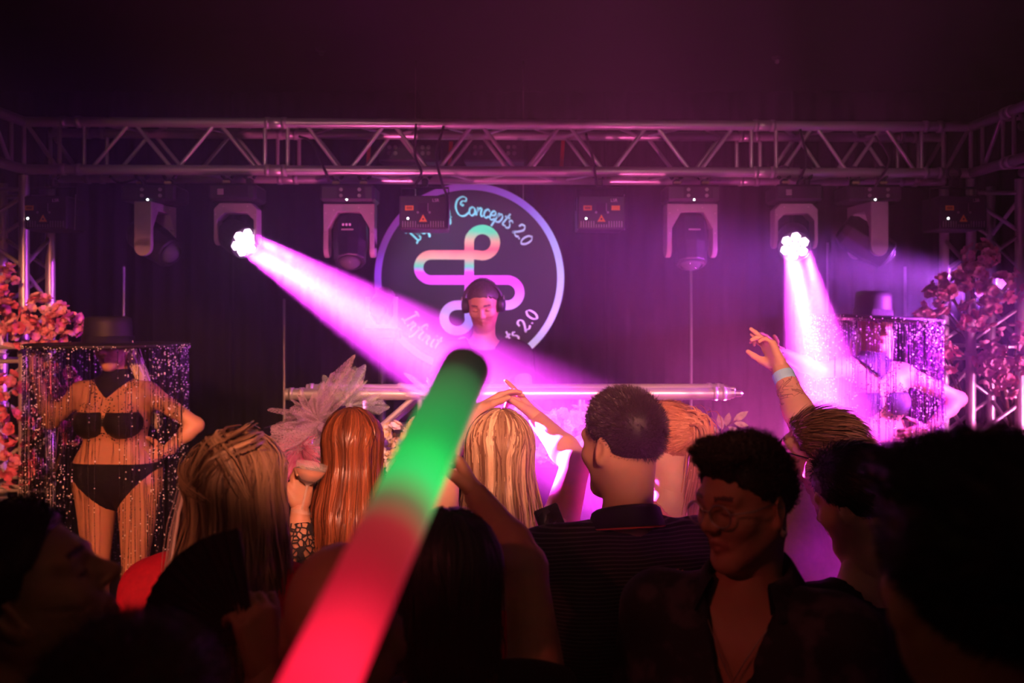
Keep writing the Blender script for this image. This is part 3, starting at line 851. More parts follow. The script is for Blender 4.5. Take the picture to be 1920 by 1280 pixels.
# ------------------------------------------------------------------ people
SKINS = {}
def skin(key, base, lips, dark):
    SKINS[key] = tone_mat('skin_' + key, [base, lips, dark], 0.5, spec=0.45)
skin('fair', (0.72, 0.42, 0.32), (0.55, 0.18, 0.17), (0.10, 0.05, 0.03))
skin('tan', (0.52, 0.27, 0.17), (0.38, 0.12, 0.10), (0.03, 0.018, 0.014))
skin('warm', (0.58, 0.29, 0.18), (0.46, 0.14, 0.13), (0.05, 0.03, 0.02))

H_DARK = strand_mat('dark_brown_hair', (0.012, 0.007, 0.006), (0.05, 0.025, 0.018), .45)
H_BLACK = strand_mat('black_hair', (0.006, 0.004, 0.005), (0.02, 0.012, 0.012), .5)
H_RED = strand_mat('copper_red_hair', (0.05, 0.010, 0.005), (0.45, 0.13, 0.05), .36, .6)
H_GINGER = strand_mat('ginger_hair', (0.40, 0.13, 0.06), (0.80, 0.40, 0.22), .45)
H_BLONDE = strand_mat('blonde_highlighted_hair', (0.20, 0.09, 0.05), (0.88, 0.64, 0.40), .38)
H_DBLONDE = strand_mat('dark_blonde_hair', (0.10, 0.045, 0.025), (0.48, 0.28, 0.16), .45)
H_PLAT = strand_mat('platinum_hair', (0.6, 0.45, 0.34), (0.95, 0.85, 0.7), .4)
H_GREY = strand_mat('short_greying_hair', (0.04, 0.03, 0.03), (0.20, 0.15, 0.14), .5)
H_MID = strand_mat('mid_brown_hair', (0.05, 0.022, 0.014), (0.30, 0.17, 0.10), .4)

def Rz(a): return np.array(Matrix.Rotation(a, 3, 'Z'))
def Rx(a): return np.array(Matrix.Rotation(a, 3, 'X'))
def Ry(a): return np.array(Matrix.Rotation(a, 3, 'Y'))
def nz_(v): v = np.asarray(v, float); return v / (np.linalg.norm(v) + 1e-9)

CR_C, CR_R = np.array((0, -.012, .03)), np.array((.076, .095, .088))

def head_solid(Cw, M, hs, N, jaw=1.0, nose=1.0, face=True):
    w = lambda p: Cw + M @ (np.array(p, float) * hs)
    S = Solid()
    S.ell(w(CR_C), CR_R * hs, M, .02)
    S.ell(w((0, .018, -.035)), np.array((.062, .070, .082)) * hs, M, .03)
    for sx in (-1, 1):
        S.cone(w((sx * .052, -.01, -.045)), w((sx * .016, .060, -.102)), .020 * hs * jaw, .019 * hs * jaw, .03 * hs)
        S.ell(w((sx * .040, .056, -.026)), np.array((.022, .022, .020)) * hs, M, .03 * hs)
        S.cone(w((sx * .012, .081, .020)), w((sx * .044, .070, .022)), .0115 * hs, .010 * hs, .02 * hs)
    S.ell(w((0, .066, -.104)), np.array((.020, .018, .016)) * hs * jaw, M, .025 * hs)
    S.cone(w((0, .078, .012)), w((0, .106 + .008 * (nose - 1), -.026)), .0085 * hs, .0115 * hs * nose, .012 * hs)
    for sx in (-1, 1):
        S.ell(w((sx * .012, .096, -.031)), np.array((.009, .010, .008)) * hs, M, .008 * hs)
        S.ell(w((sx * .031, .096, .002)), np.array((.017, .018, .012)) * hs, M, .014 * hs, sub=True)
        S.ell(w((sx * .031, .070, .000)), np.array((.0145, .0145, .0115)) * hs, M, .004 * hs)
    for sx in (-1, 1):
        S.cone(w((sx * .024, .074, -.0675)), w((sx * .003, .0862, -.0610)), .0035 * hs, .0058 * hs, .008 * hs)
        S.cone(w((sx * .022, .074, -.0690)), w((0, .0845, -.0745)), .0035 * hs, .0066 * hs, .007 * hs)
    S.ell(w((0, .0955, -.0672)), np.array((.024, .010, .0013)) * hs, M, .0025 * hs, sub=True)
    for sx in (-1, 1):
        Re = M @ Rz(-sx * .45) @ Rx(.15)
        S.ell(w((sx * .0790, -.012, -.010)), np.array((.0075, .0195, .031)) * hs, Re, .006 * hs)
        S.ell(w((sx * .0865, -.006, -.006)), np.array((.0045, .011, .018)) * hs, Re, .006 * hs, sub=True)
        S.ell(w((sx * .078, -.004, -.036)), np.array((.007, .009, .009)) * hs, Re, .008 * hs)
    top = w((0, -.025, -.06))
    S.cone(N + np.array((0, 0, -.02)), top, .060 * hs, .054 * hs, .03 * hs)
    return S

def head_tone(V, Cw, M, hs, brow=True, lip=True, beard=0.0):
    q = (V - Cw) @ M / hs
    x, y, z = np.abs(q[:, 0]), q[:, 1], q[:, 2]
    t = np.zeros(len(V))
    if beard: t[(y > .0) & (z < -.035 - .02 * (x < .02)) & (z > -.125) & (y > -.01)] = beard
    if lip: t[(x < .026) & (z < -.056 - .12 * x) & (z > -.080 + .2 * x) & (y > .062)] = .42
    if brow:
        t[(x > .014) & (x < .050) & (np.abs(z - (.0265 - 2.2 * (x - .034) ** 2)) < .0045) & (y > .05)] = .95
        t[(x > .017) & (x < .046) & (np.abs(z + .006 - 9 * (x - .031) ** 2 * 1) < .0024) & (y > .055)] = .9
    return t

def hand_solid(W, d, p, side, curl=(.25, .25, .3, .35), hs=1.0, thumb=(.62, .72, .2), spread=.06, tbend=.35, wr=.027):
    d = nz_(d); p = np.asarray(p, float); p = nz_(p - d * (p @ d)); t = np.cross(d, p) * (1 if side == 'R' else -1)
    S = Solid()
    off = [.028, .0095, -.0095, -.027]; ln = [.070, .078, .072, .056]; kl = [.088, .092, .088, .080]; rr = [.0088, .0090, .0086, .0076]
    S.cone(W - d * .03, W + d * .01, wr * hs, .023 * hs, .01)
    tips = []
    for i in range(4):
        k = W + (d * kl[i] + t * off[i]) * hs
        S.cone(W + (d * .012 + t * off[i] * .62) * hs, k, .0165 * hs, .0115 * hs, .012 * hs)
    for i in range(4):
        k = W + (d * kl[i] + t * off[i]) * hs
        a = 0; cur = k; dd = nz_(d + t * off[i] / .028 * spread)
        pp = p
        for j, (fr, ang) in enumerate(((.46, 1.15), (.30, 1.5), (.24, 1.0))):
            a += curl[i] * ang
            v = nz_(dd * math.cos(a) + pp * math.sin(a))
            nx = cur + v * ln[i] * fr * hs
            S.cone(cur, nx, rr[i] * (1 - .08 * j) * hs, rr[i] * (1 - .08 * (j + 1)) * hs, .004 * hs if j else .007 * hs)
            cur = nx
        tips.append((cur, v))
    b = W + (d * .020 + t * .022 + p * .006) * hs
    v = nz_(d * thumb[0] + t * thumb[1] + p * thumb[2])
    m = b + v * .046 * hs; S.cone(b, m, .0165 * hs, .0125 * hs, .012 * hs)
    v2 = nz_(v * (1 - tbend) + d * tbend * .8 + p * tbend * .4); m2 = m + v2 * .030 * hs; S.cone(m, m2, .0115 * hs, .0105 * hs, .006 * hs)
    v3 = nz_(v2 * (1 - tbend * .5) + d * tbend * .5); m3 = m2 + v3 * .024 * hs; S.cone(m2, m3, .0102 * hs, .008 * hs, .004 * hs)
    tips.append((m3, v3))
    return S, tips

def lerp(a, b, t): return np.asarray(a) + (np.asarray(b) - np.asarray(a)) * t

def cut_plane(q, n):
    q = np.asarray(q, f32); n = np.asarray(nz_(n), f32)
    return lambda X: (X - q) @ n

class Person: pass

def person(label, head, Y, floor=0.0, yaw=0.0, hyaw=None, pitch=0.0, roll=0.0, s=1.0, sw=1.0, hs=1.0, hip=1.0, skin='fair', female=False, bust=0.0, tv=1.0,
           arms=None, top=None, trousers=None, neck_up=0.0, lean=(0, 0), fine=.0048, coarse=.0105, beard=0.0, jaw=1.0, nose=1.0, group=None, brow=True, lift_feet=True, belly=0.0, extra_body=None):
    """one standing person. head: pixel of the head's middle; yaw 0 looks away from the camera, +90 degrees to the left"""
    D = math.radians
    Cw = P(head[0], head[1], Y)
    Mb = Rz(D(yaw)); f = Mb @ np.array((0, 1., 0)); r = Mb @ np.array((1., 0, 0)); up = np.array((0, 0, 1.))
    M = Rz(D(yaw if hyaw is None else hyaw)) @ Rx(D(pitch)) @ Ry(D(roll))
    N = Cw - .028 * f * s - up * (.185 * s - neck_up) + (Cw - (Cw + M @ np.array((0, .0, .0))))
    pel = N + lean[0] * r + lean[1] * f - up * .60 * s * tv
    base = np.array((pel[0], pel[1], floor))
    pn = Person(); pn.C = Cw; pn.M = M; pn.N = N; pn.f = f; pn.r = r; pn.hs = hs; pn.base = base; pn.s = s; pn.pel = pel
    root = empty('person', base, 0, label, 'person', group); pn.root = root
    sh = {}; arms = arms or {}
    for side, sg_ in (('L', -1), ('R', 1)):
        j = N + r * sg_ * .175 * sw * s - up * .062 * s + f * .012
        if side in arms and arms[side]['e'][2] > j[2] - .05: j = j + up * .035 * s - r * sg_ * .012
        sh[side] = j
    pn.sh = sh
    mid = lambda t: lerp(N - up * .06 * s * tv, pel, t)
    w_ = .93 if female else 1.0
    torso = []
    def cap(c, half, ra, k=.05): torso.append((c - r * half, c + r * half, ra, k))
    for side in 'LR':
        torso.append((N - up * .085 * s, sh[side] * .93 + (N - up * .07) * .07, .060 * s, .05, .056 * s * w_))
        torso.append((N - up * .005, lerp(N, sh[side], .72), .036 * s, .04, .040 * s * w_))
    cap(mid(.16) + f * .002, .090 * sw * s, .092 * s)
    cap(mid(.36) + f * .016, .080 * sw * s * w_, .108 * s * w_)
    cap(mid(.62) + f * (.012 + belly), (.062 if female else .075) * s * sw, (.088 if female else .105) * s)
    cap(mid(.84) + f * .004, .085 * s * hip, .104 * s * (.5 + .5 * hip))
    cap(mid(1.0), .088 * s * hip, .112 * s * (.5 + .5 * hip))
    legs = []
    Lz = pel[2] - floor
    for sg_ in (-1, 1):
        h = pel + r * sg_ * .095 * s * hip - up * .06 * s
        k = np.array((*(base + r * sg_ * .10 * s + f * .02)[:2], floor + Lz * .52)); a = np.array((*(base + r * sg_ * .105 * s - f * .02)[:2], floor + .085))
        legs += [(h, k, .098 * s * (.4 + .6 * hip), .058 * s), (k, a, .060 * s, .040 * s), (a + up * -.03 - f * .03, a - up * .045 + f * .15, .042 * s, .032 * s)]
    pn.torso = torso; pn.legs = legs
    S = Solid()
    for q in torso: S.cone(q[0], q[1], q[2], q[4] if len(q) > 4 else q[2], q[3])
    if bust:
        for sg_ in (-1, 1):
            S.ell(mid(.34) + r * sg_ * .078 * s * sw + f * .085 * s, np.array((.066, .062, .062)) * bust, Mb, .03)
    S.cone(N - up * .02, Cw + M @ (np.array((0, -.02, -.05)) * hs), .060 * hs, .052 * hs, .035)
    for q in legs: S.cone(q[0], q[1], q[2], q[3], .03)
    pn.mid = mid; pn.Mb = Mb
    parts_f = []; pn.arm = {}; pn.tips = {}
    for side, sg_ in (('L', -1), ('R', 1)):
        a = arms.get(side)
        if a is None:
            a = dict(e=sh[side] + r * sg_ * .055 * s - up * .28 * s - f * .02, w=sh[side] + r * sg_ * .065 * s - up * .51 * s + f * .07, d=-up + f * .15, p=-r * sg_, rough=True)
        e, w = np.asarray(a['e']), np.asarray(a['w'])
        th = a.get('thick', 1.0) * s * w_
        S.cone(sh[side], e, .054 * th, .041 * th, .035)
        S.cone(e, lerp(e, w, .3), .041 * th, .043 * th, .02); S.cone(lerp(e, w, .3), w, .043 * th, .0275 * th, .02)
        hsol, tips = hand_solid(w, a.get('d', w - e), a.get('p', f), side, a.get('curl', (.3, .3, .35, .4)), a.get('hs', .95 * (.94 if female else 1.0)), a.get('thumb', (.62, .72, .2)), a.get('spread', .06), a.get('tbend', .35), .0275 * th)
        parts_f.append((hsol, .0055 if a.get('rough') else a.get('res', .0036)))
        pn.arm[side] = (sh[side], e, w, th); pn.tips[side] = tips
    if extra_body: extra_body(S, pn)
    pieces = [solid_mesh(S, coarse)]
    Hs = head_solid(Cw, M, hs, N, jaw, nose)
    lo, hi = Hs.bounds(); hv, hf = surface(Hs, lo, hi, fine)
    tones = [np.zeros(len(pieces[0][0])), head_tone(hv, Cw, M, hs, brow, True, beard)]
    pieces.append((hv, hf))
    for sol, res in parts_f:
        q = solid_mesh(sol, res); pieces.append(q); tones.append(np.zeros(len(q[0])))
    V, F = merge(pieces); pn.bodyV = V
    link('body', raw_mesh('body', V - base, F, np.concatenate(tones)), SKINS[skin], root)
    if top: garment(pn, **top)
    if trousers is not False:
        T_ = Solid()
        for q in torso[-2:]: T_.cone(q[0], q[1], q[2] + .012, q[2] + .012, .05)
        for i, q in enumerate(legs): T_.cone(q[0], q[1], q[2] + (.004 if i % 3 == 2 else .016), q[3] + (.004 if i % 3 == 2 else .022), .03)
        q_ = cut_plane(mid(.86), up)
        V, F = surface(lambda X: np.maximum(T_(X), q_(X)), *T_.bounds(), .018)
        link('trousers', raw_mesh('trousers', V - base, F), trousers or mat('dark_denim', (0.02, 0.018, 0.03), .85), root)
    return pn

def garment(pn, material, sleeve=.55, t=.014, neck_r=.082, neck=.0, neckslope=.0, hem=.95, h=.0095, name='shirt', loose=0.0, vneck=None, folds=0.0):
    S = Solid(); up = np.array((0, 0, 1.))
    for i, q in enumerate(pn.torso):
        S.cone(q[0], q[1], q[2] + t + loose * (i > 4), (q[4] if len(q) > 4 else q[2]) + t + loose * (i > 4), q[3])
    for side, (a, e, w, th) in pn.arm.items():
        if sleeve <= 0: continue
        if sleeve <= 1:
            end = lerp(a, e, sleeve); S.cone(a, lerp(a, e, min(1, sleeve + .1)), .056 * th + t, .048 * th + t * 1.25, .04, cut_plane(end, e - a))
        else:
            S.cone(a, e, .056 * th + t, .044 * th + t, .04)
            end = lerp(e, w, sleeve - 1); S.cone(e, lerp(e, w, min(1.0, sleeve - .95)), .044 * th + t, .034 * th + t, .03, cut_plane(end, w - e))
    top_ = cut_plane(pn.N + up * neck, up + pn.f * neckslope); bot = cut_plane(pn.mid(hem), -up)
    fr = (pn.N.astype(f32), pn.f.astype(f32), pn.r.astype(f32))
    def fn(X):
        d = S(X)
        if folds:
            q = X - fr[0]; u = q @ fr[2]; z = q[:, 2]
            d = d + f32(folds) * (np.sin(u * 55 + z * 22) + .6 * np.sin(z * 48 - u * 30))
        tp_ = top_(X)
        if neck_r and neck > -.1:
            q = X - fr[0]; tp_ = np.minimum(tp_, f32(neck_r) - np.hypot(q[:, 0], q[:, 1] - 0.0))
        d = np.maximum(np.maximum(d, tp_), bot(X))
        if vneck:
            q = X - fr[0]; u = np.abs(q @ fr[2] - vneck[2] if len(vneck) > 2 else q @ fr[2]); z = q[:, 2]; fw = q @ fr[1]
            v = np.minimum(z + vneck[0] - u * vneck[1], fw - f32(.0))
            d = np.maximum(d, v)
        return d
    V, F = surface(fn, *S.bounds(), h)
    o = link(name, raw_mesh(name, V - pn.base, F), material, pn.root)
    return o

# ---- hair
def scalp_cut(pn, slope, off, side=0.0):
    C_, M_, hs = pn.C.astype(f32), pn.M.astype(f32), f32(pn.hs)
    def fn(X):
        q = (X - C_) @ M_ / hs
        wob = f32(.004) * np.sin(q[:, 0] * 140 + 3 * q[:, 1] * 90) + f32(.003) * np.sin(q[:, 1] * 210 + q[:, 0] * 60)
        return -(q[:, 2] - f32(slope) * q[:, 1] - f32(off) + wob + f32(.40) * np.maximum(0, -q[:, 1] - f32(.02)) + f32(.15) * np.maximum(0, f32(.03) - np.abs(q[:, 1] - f32(.025)))) * f32(.75)
    return fn

def hair_object(pn, V, F, tone, material, name='hair'):
    o = link(name, raw_mesh(name, V - pn.base, F, tone), material, pn.root)
    return o

def short_hair(pn, material, t=.010, slope=.714, off=.009, length=.014, n=5000, comb=(0, .3, 0), lift=.35, curl=0.0, extra=(), width=.0017, res=.006, jitter=.35, fade=True):
    """cap of close-cut hair with separate locks standing from it"""
    hs = pn.hs; w = lambda p: pn.C + pn.M @ (np.array(p, float) * hs)
    S = Solid(); S.ell(w(CR_C + (0, 0, .002)), (CR_R + t) * hs, pn.M, .02)
    for c, r_ in extra: S.ell(w(c), np.array(r_) * hs, pn.M, .02 * hs)
    cut = scalp_cut(pn, slope, off)
    V, F = surface(lambda X: np.maximum(S(X), cut(X)), *S.bounds(), res)
    tn = np.full(len(V), .15)
    q = (V - pn.C) @ pn.M / hs
    d = q - CR_C; nrm = d / CR_R ** 2; nrm /= np.linalg.norm(nrm, axis=1, keepdims=True)
    ok = np.where(np.linalg.norm(d / (CR_R + t * .4), axis=1) > .98)[0]
    idx = rng.choice(ok, n); p0 = q[idx] + rng.normal(size=(n, 3)) * .002; nn = nrm[idx]
    low = np.clip((p0[:, 2] - slope * p0[:, 1] - off) / .06, .25, 1) if fade else np.ones(n)
    L_ = length * low * rng.uniform(.6, 1.25, n)
    m = 6; tt = np.linspace(0, 1, m)
    cm = np.array(comb, float)[None] + rng.normal(size=(n, 3)) * jitter
    dirs = nn[:, None] * (lift * (1 - .5 * tt))[None, :, None] + (cm - nn * (cm * nn).sum(1, keepdims=True))[:, None] * (.4 + .6 * tt)[None, :, None]
    if curl:
        a = rng.uniform(0, 6.28, n)[:, None] + tt[None] * curl
        s1 = np.cross(nn, (0, 0, 1.)) ; s1 /= np.linalg.norm(s1, axis=1, keepdims=True) + 1e-9; s2 = np.cross(nn, s1)
        dirs = nn[:, None] * .45 + s1[:, None] * np.cos(a)[..., None] + s2[:, None] * np.sin(a)[..., None] + cm[:, None] * .35
    dirs /= np.linalg.norm(dirs, axis=2, keepdims=True) + 1e-9
    pts = p0[:, None] + np.concatenate([np.zeros((n, 1, 3)), np.cumsum(dirs[:, :-1] * (L_ / (m - 1))[:, None, None], 1)], 1)
    wpt = pn.C + (pts * hs) @ pn.M.T; wn_ = np.broadcast_to((nn @ pn.M.T)[:, None], wpt.shape) + rng.normal(size=(n, 1, 3)) * .3
    V2, F2, t2 = ribbons(wpt, (width * (1 - .75 * tt))[None], wn_, rng.uniform(0, 1, n))
    VV, FF = merge([(V, F), (V2, F2)])
    return hair_object(pn, VV, FF, np.concatenate([tn, t2]), material)

def long_hair(pn, material, length=.36, n=1500, part=0.0, width=.0055, vol=.012, flare=.045, wave=.004, narrow=.9, back_push=.05, amin=82, shell=True, strands_m=20, end_var=.25, sweep=0.0, flick=0.0, crown=0.0, frizz=1.0, streak=0.0):
    """long hair falling over the back and sides; length is below the head's middle"""
    hs = pn.hs
    th0 = np.radians(rng.uniform(2, 62, n)); sgn = np.where(rng.random(n) < .5, -1, 1)
    ph0 = np.radians(rng.uniform(0, 180, n)); phe = np.radians(np.clip(np.degrees(ph0) + rng.uniform(0, 25, n), amin + rng.uniform(0, 14, n), 178))
    L_ = length * rng.uniform(1 - end_var, 1 + end_var * .15, n); m = strands_m; tt = np.linspace(0, 1, m)
    lay = rng.uniform(.25, 1, n); R_ = CR_R[None] + (vol * lay)[:, None]
    us = .36
    pts = np.zeros((n, m, 3)); nr = np.zeros((n, m, 3))
    seed = rng.uniform(0, 6.28, (n, 3)); clump = rng.normal(size=n) * .5
    for j, u in enumerate(tt):
        a = np.minimum(1, u / us); sm = a * a * (3 - 2 * a)
        th = th0 + (np.radians(98) - th0) * a; ph = (ph0 + (phe - ph0) * sm)
        dx = np.sin(th) * np.sin(ph) * sgn; dy = np.sin(th) * np.cos(ph); dz = np.cos(th)
        x = dx * R_[:, 0] + part * (1 - a); y = dy * R_[:, 1]; z = dz * R_[:, 2] * (1 + crown * (1 - a))
        b = max(0, (u - us) / (1 - us))
        zf = -b * (L_ - .02); k = np.clip((-(z + zf) - .05) / .16, 0, 1); k = k * k * (3 - 2 * k)
        fl = 1 + flare / .1 * k * lay * .6
        x = x * fl * (1 - (1 - narrow) * b) + wave * np.sin(seed[:, 0] + b * 7) * b + clump * .006 * b + sweep * b
        y = y * (1 + .1 * k) - back_push * k + wave * np.sin(seed[:, 1] + b * 6) * b + flick * b * b
        pts[:, j] = CR_C + np.stack([x, y, z + zf], 1); nr[:, j] = np.stack([dx, dy, np.maximum(dz, 0)], 1)
    pts += rng.normal(size=(n, 1, 3)) * .0015 * frizz + np.cumsum(rng.normal(size=(n, m, 3)) * .0007 * frizz, 1)
    wpt = pn.C + (pts * hs) @ pn.M.T; wn_ = nr @ pn.M.T + rng.normal(size=(n, 1, 3)) * .25
    tone = np.clip(rng.beta(1.2, 1.4, n) * .8 + .2 * lay, 0, 1)
    if streak: tone = np.clip(.5 + .5 * np.sin(phe * sgn * 13 + seed[:, 2] * .22) * streak + (rng.random(n) - .5) * .55, 0, 1)
    out = [ribbons(wpt, (width * hs * np.minimum(1, 1.25 - tt ** 4))[None], wn_, tone)]
    Vs, Fs, ts = [o[0] for o in out], [o[1] for o in out], [o[2] for o in out]
    if shell:
        S = Solid(); w = lambda p: pn.C + pn.M @ (np.array(p, float) * hs)
        S.ell(w(CR_C), (CR_R + vol * .35) * hs, pn.M, .03)
        for sx in (-1, 0, 1):
            S.cone(w((sx * .045 + sweep * .2, -.05, -.02)), w((sx * .042 * narrow + sweep, -.055 - back_push, -length * .74)), .034 * hs, .018 * hs, .03)
        cut = scalp_cut(pn, .9, .0)
        low = cut_plane(w((0, 0, -length)), (0, 0, -1))
        def fn(X):
            q = (X - pn.C.astype(f32)) @ pn.M.astype(f32) / f32(hs)
            c = -(q[:, 2] - f32(.9) * q[:, 1] - f32(.0)); b = q[:, 1] + f32(.012)
            return np.maximum(S(X), np.minimum(c, b))
        V, F = surface(fn, *S.bounds(), .009)
        Vs.append(V); Fs.append(F); ts.append(np.full(len(V), .18))
    VV, FF = merge(list(zip(Vs, Fs)))
    return hair_object(pn, VV, FF, np.concatenate(ts), material)

def locks(pn, material, paths, n=60, spread=.012, width=.004, name='lock', local=True, taper=.5):
    """bundles of hair following given head-local paths"""
    Vs = []; ts = []
    for path in paths:
        c = np.array(spline(path, 5)); m = len(c); tt = np.linspace(0, 1, m)
        o = rng.normal(size=(n, 1, 3)) * spread * (1 - taper * tt)[None, :, None] + np.cumsum(rng.normal(size=(n, m, 3)) * .001, 1)
        pts = c[None] + o
        if local:
            pts = pn.C + (pts * pn.hs) @ pn.M.T
        nn = o / (np.linalg.norm(o, axis=2, keepdims=True) + 1e-9)
        nn = nn @ pn.M.T + np.array((0, -.6, .3))
        Vs.append(ribbons(pts, (width * (1.05 - .8 * tt ** 3))[None], nn, rng.uniform(0, 1, n)))
    V, F = merge([(v[0], v[1]) for v in Vs])
    return hair_object(pn, V, F, np.concatenate([v[2] for v in Vs]), material, name)

M_wire = mat('thin_metal_wire', (0.5, 0.42, 0.40), .3, metal=.7)
M_frame = mat('dark_spectacle_frame', (0.02, 0.015, 0.015), .3)
M_spec = mat('spectacle_glass', (1, 1, 1), .02, trans=1.0, var=0, alpha=.12)
def spectacles(pn, r=.023, material=None, thick=.0014, z=-.004):
    hs = pn.hs; w = lambda p: pn.C + pn.M @ (np.array(p, float) * hs) - pn.base
    g = MB(); y = .103
    for sx in (-1, 1):
        g.tube([w((sx * .033 + r * math.cos(a), y - .006 * abs(math.cos(a) * .5 + sx * .5), z + r * .88 * math.sin(a))) for a in np.linspace(0, 2 * math.pi, 25)], thick * hs, 6, False)
        g.tube([w((sx * (.033 + r), y - .008, z + .006)), w((sx * .078, .06, z + .006)), w((sx * .081, -.005, z + .010)), w((sx * .081, -.022, z - .01))], thick * hs, 6)
    g.tube([w((-.011, y, z + .006)), w((0, y + .004, z + .009)), w((.011, y, z + .006))], thick * hs, 6)
    o = g.build('spectacles', material or M_wire, pn.root, smooth=True)
    for sx in (-1, 1):
        R_ = pn.M @ rot_to((0, 1, 0))
        MB().lathe([(r * .93 * hs, -.0004), (r * .93 * hs, .0004)], 22, R_, w((sx * .033, y - .003, z))).build('lens', M_spec, o)

def collar(pn, material, r0=.066, h=.045, lift=.0, openf=.5, flare=.012, name='collar', tilt=.25):
    """turned-down shirt collar round the neck, open at the throat"""
    V = []; n = 40; up = np.array((0, 0, 1.))
    for k in range(n + 1):
        a = math.pi / 2 + openf + (2 * math.pi - 2 * openf) * k / n
        d = pn.r * math.cos(a) + pn.f * math.sin(a)
        b = pn.N + up * (lift - tilt * .1 * math.sin(a)) 
        for rr, z in ((r0 + .012, .0), (r0, h * .8), (r0 + .004, h), (r0 + .012, h * .85), (r0 + .012 + flare, -.005)):
            V.append(b + d * rr * 1.02 + up * z - pn.base)
    F = [(k * 5 + j, k * 5 + j + 1, k * 5 + j + 6, k * 5 + j + 5) for k in range(n) for j in range(4)]
    return link(name, raw_mesh(name, V, F), material, pn.root)

def bald_shine(name='x'): pass
# ------------------------------------------------------------------ flowers
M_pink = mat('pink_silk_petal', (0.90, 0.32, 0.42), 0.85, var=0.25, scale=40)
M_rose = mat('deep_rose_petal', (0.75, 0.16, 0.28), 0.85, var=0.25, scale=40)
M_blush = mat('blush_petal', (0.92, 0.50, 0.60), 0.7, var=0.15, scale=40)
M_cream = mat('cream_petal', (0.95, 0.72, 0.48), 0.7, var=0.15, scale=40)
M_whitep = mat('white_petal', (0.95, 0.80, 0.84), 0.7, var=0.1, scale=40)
M_core = mat('yellow_flower_centre', (0.8, 0.5, 0.12), 0.7)
M_twig = mat('brown_twig', (0.10, 0.05, 0.03), 0.8, var=0.3)
M_leaf = mat('pale_green_leaf', (0.42, 0.52, 0.20), 0.55, var=0.25, scale=50)

def blossom_mesh(name, petals, r, cup, layers, M):
    V = []; F = []
    for l in range(layers):
        rr = r * (1 - .32 * l); cu = cup + .35 * l
        for k in range(petals):
            a = 2 * math.pi * (k + .5 * l) / petals + rng.uniform(-.1, .1); o = len(V)
            w = 1.15 * math.pi / petals
            rows = [(0.12, .25, 0.0), (.55, 1.0, .35), (.85, .95, .8), (1.0, .45, 1.0)]
            for (t, wd, h) in rows:
                for s in (-1, 0, 1):
                    aa = a + s * w * wd * .9; rad = rr * t * (1 - .04 * abs(s))
                    z = rr * cu * h * (.7 + .3 * t) + (.10 * rr if s else 0) * t + rng.uniform(-.03, .03) * rr
                    V.append((rad * math.cos(aa), rad * math.sin(aa), z))
            for i in range(3):
                for j in range(2):
                    q = o + i * 3 + j; F.append((q, q + 1, q + 4, q + 3))
    me = raw_mesh(name, V, F); me.materials.append(M)
    me.polygons.foreach_set('use_smooth', np.ones(len(me.polygons), bool))
    return me
def blossom_set(M, r): return [blossom_mesh('blossom', 5, r, .45, 2, M), blossom_mesh('blossom', 6, r * .9, .7, 2, M), blossom_mesh('blossom', 5, r * 1.1, .3, 2, M)]
BL = {'pink': blossom_set(M_pink, .026), 'rose': blossom_set(M_rose, .027), 'blush': blossom_set(M_blush, .027), 'cream': blossom_set(M_cream, .024), 'white': blossom_set(M_whitep, .024)}

def put(me, parent, loc, d, s=1.0, name='blossom'):
    o = bpy.data.objects.new(name, me); C.objects.link(o); o.parent = parent
    o.location = Vector(loc); o.rotation_mode = 'QUATERNION'
    o.rotation_quaternion = Vector(d).to_track_quat('Z', 'Y') @ Matrix.Rotation(random.uniform(0, 6.28), 3, 'Z').to_quaternion()
    o.scale = (s, s, s); return o

def bough(label, spine, blobs, kinds, group=None, stem=.008):
    """a flowering bough: twig through world points, blobs of blossoms (centre, radii, count)"""
    base = np.array(spine[0], float)
    r = empty('blossom_branch', base, 0, label, 'flowers', group)
    pts = spline([np.array(p) - base for p in spine], 5)
    MB().tube(pts, np.linspace(stem, stem * .4, len(pts)), 7).build('twig', M_twig, r, smooth=True)
    for (c, rad, n) in blobs:
        c = np.array(c); rad = np.array(rad)
        for k in range(n):
            d = rng.normal(size=3); d[1] -= .45; d /= np.linalg.norm(d)
            p = c + d * rad * rng.uniform(.72, 1.05)
            dd = d + rng.normal(size=3) * .35
            kind = kinds[rng.integers(len(kinds))]
            put(BL[kind][rng.integers(3)], r, p - base, dd, rng.uniform(.75, 1.2))
        MB().tube(spline([np.array(spine[0]) - base + (c - np.array(spine[0])) * t + np.array((0, 0, .02 * math.sin(3 * t))) for t in (0.0, .5, 1.0)], 4), .004, 6).build('twig', M_twig, r)
    return r

def blob(px, py, Y, rx, ry, n, dz=None):
    k = Y / FPX; return (P(px, py, Y), (rx * k, (dz or min(rx, ry)) * k, ry * k), n)
G1 = 'pink blossom boughs on the left tower'
bough('bright pink blossom bough reaching right from the left tower above the hat', [P(14, 660, 4.62), P(60, 625, 4.5), P(110, 600, 4.4)],
      [blob(125, 600, 4.35, 34, 26, 40), blob(78, 585, 4.4, 30, 30, 34), blob(45, 625, 4.35, 34, 26, 32), blob(100, 632, 4.38, 34, 16, 20)], ['pink', 'pink', 'blush', 'rose'], G1)
bough('upper pink blossom bough at the left picture edge on the tower', [P(10, 640, 4.62), P(5, 560, 4.5), P(-5, 500, 4.4)],
      [blob(8, 530, 4.4, 26, 30, 34), blob(0, 590, 4.4, 30, 30, 30), blob(-30, 550, 4.4, 26, 40, 20)], ['pink', 'rose', 'pink'], G1)
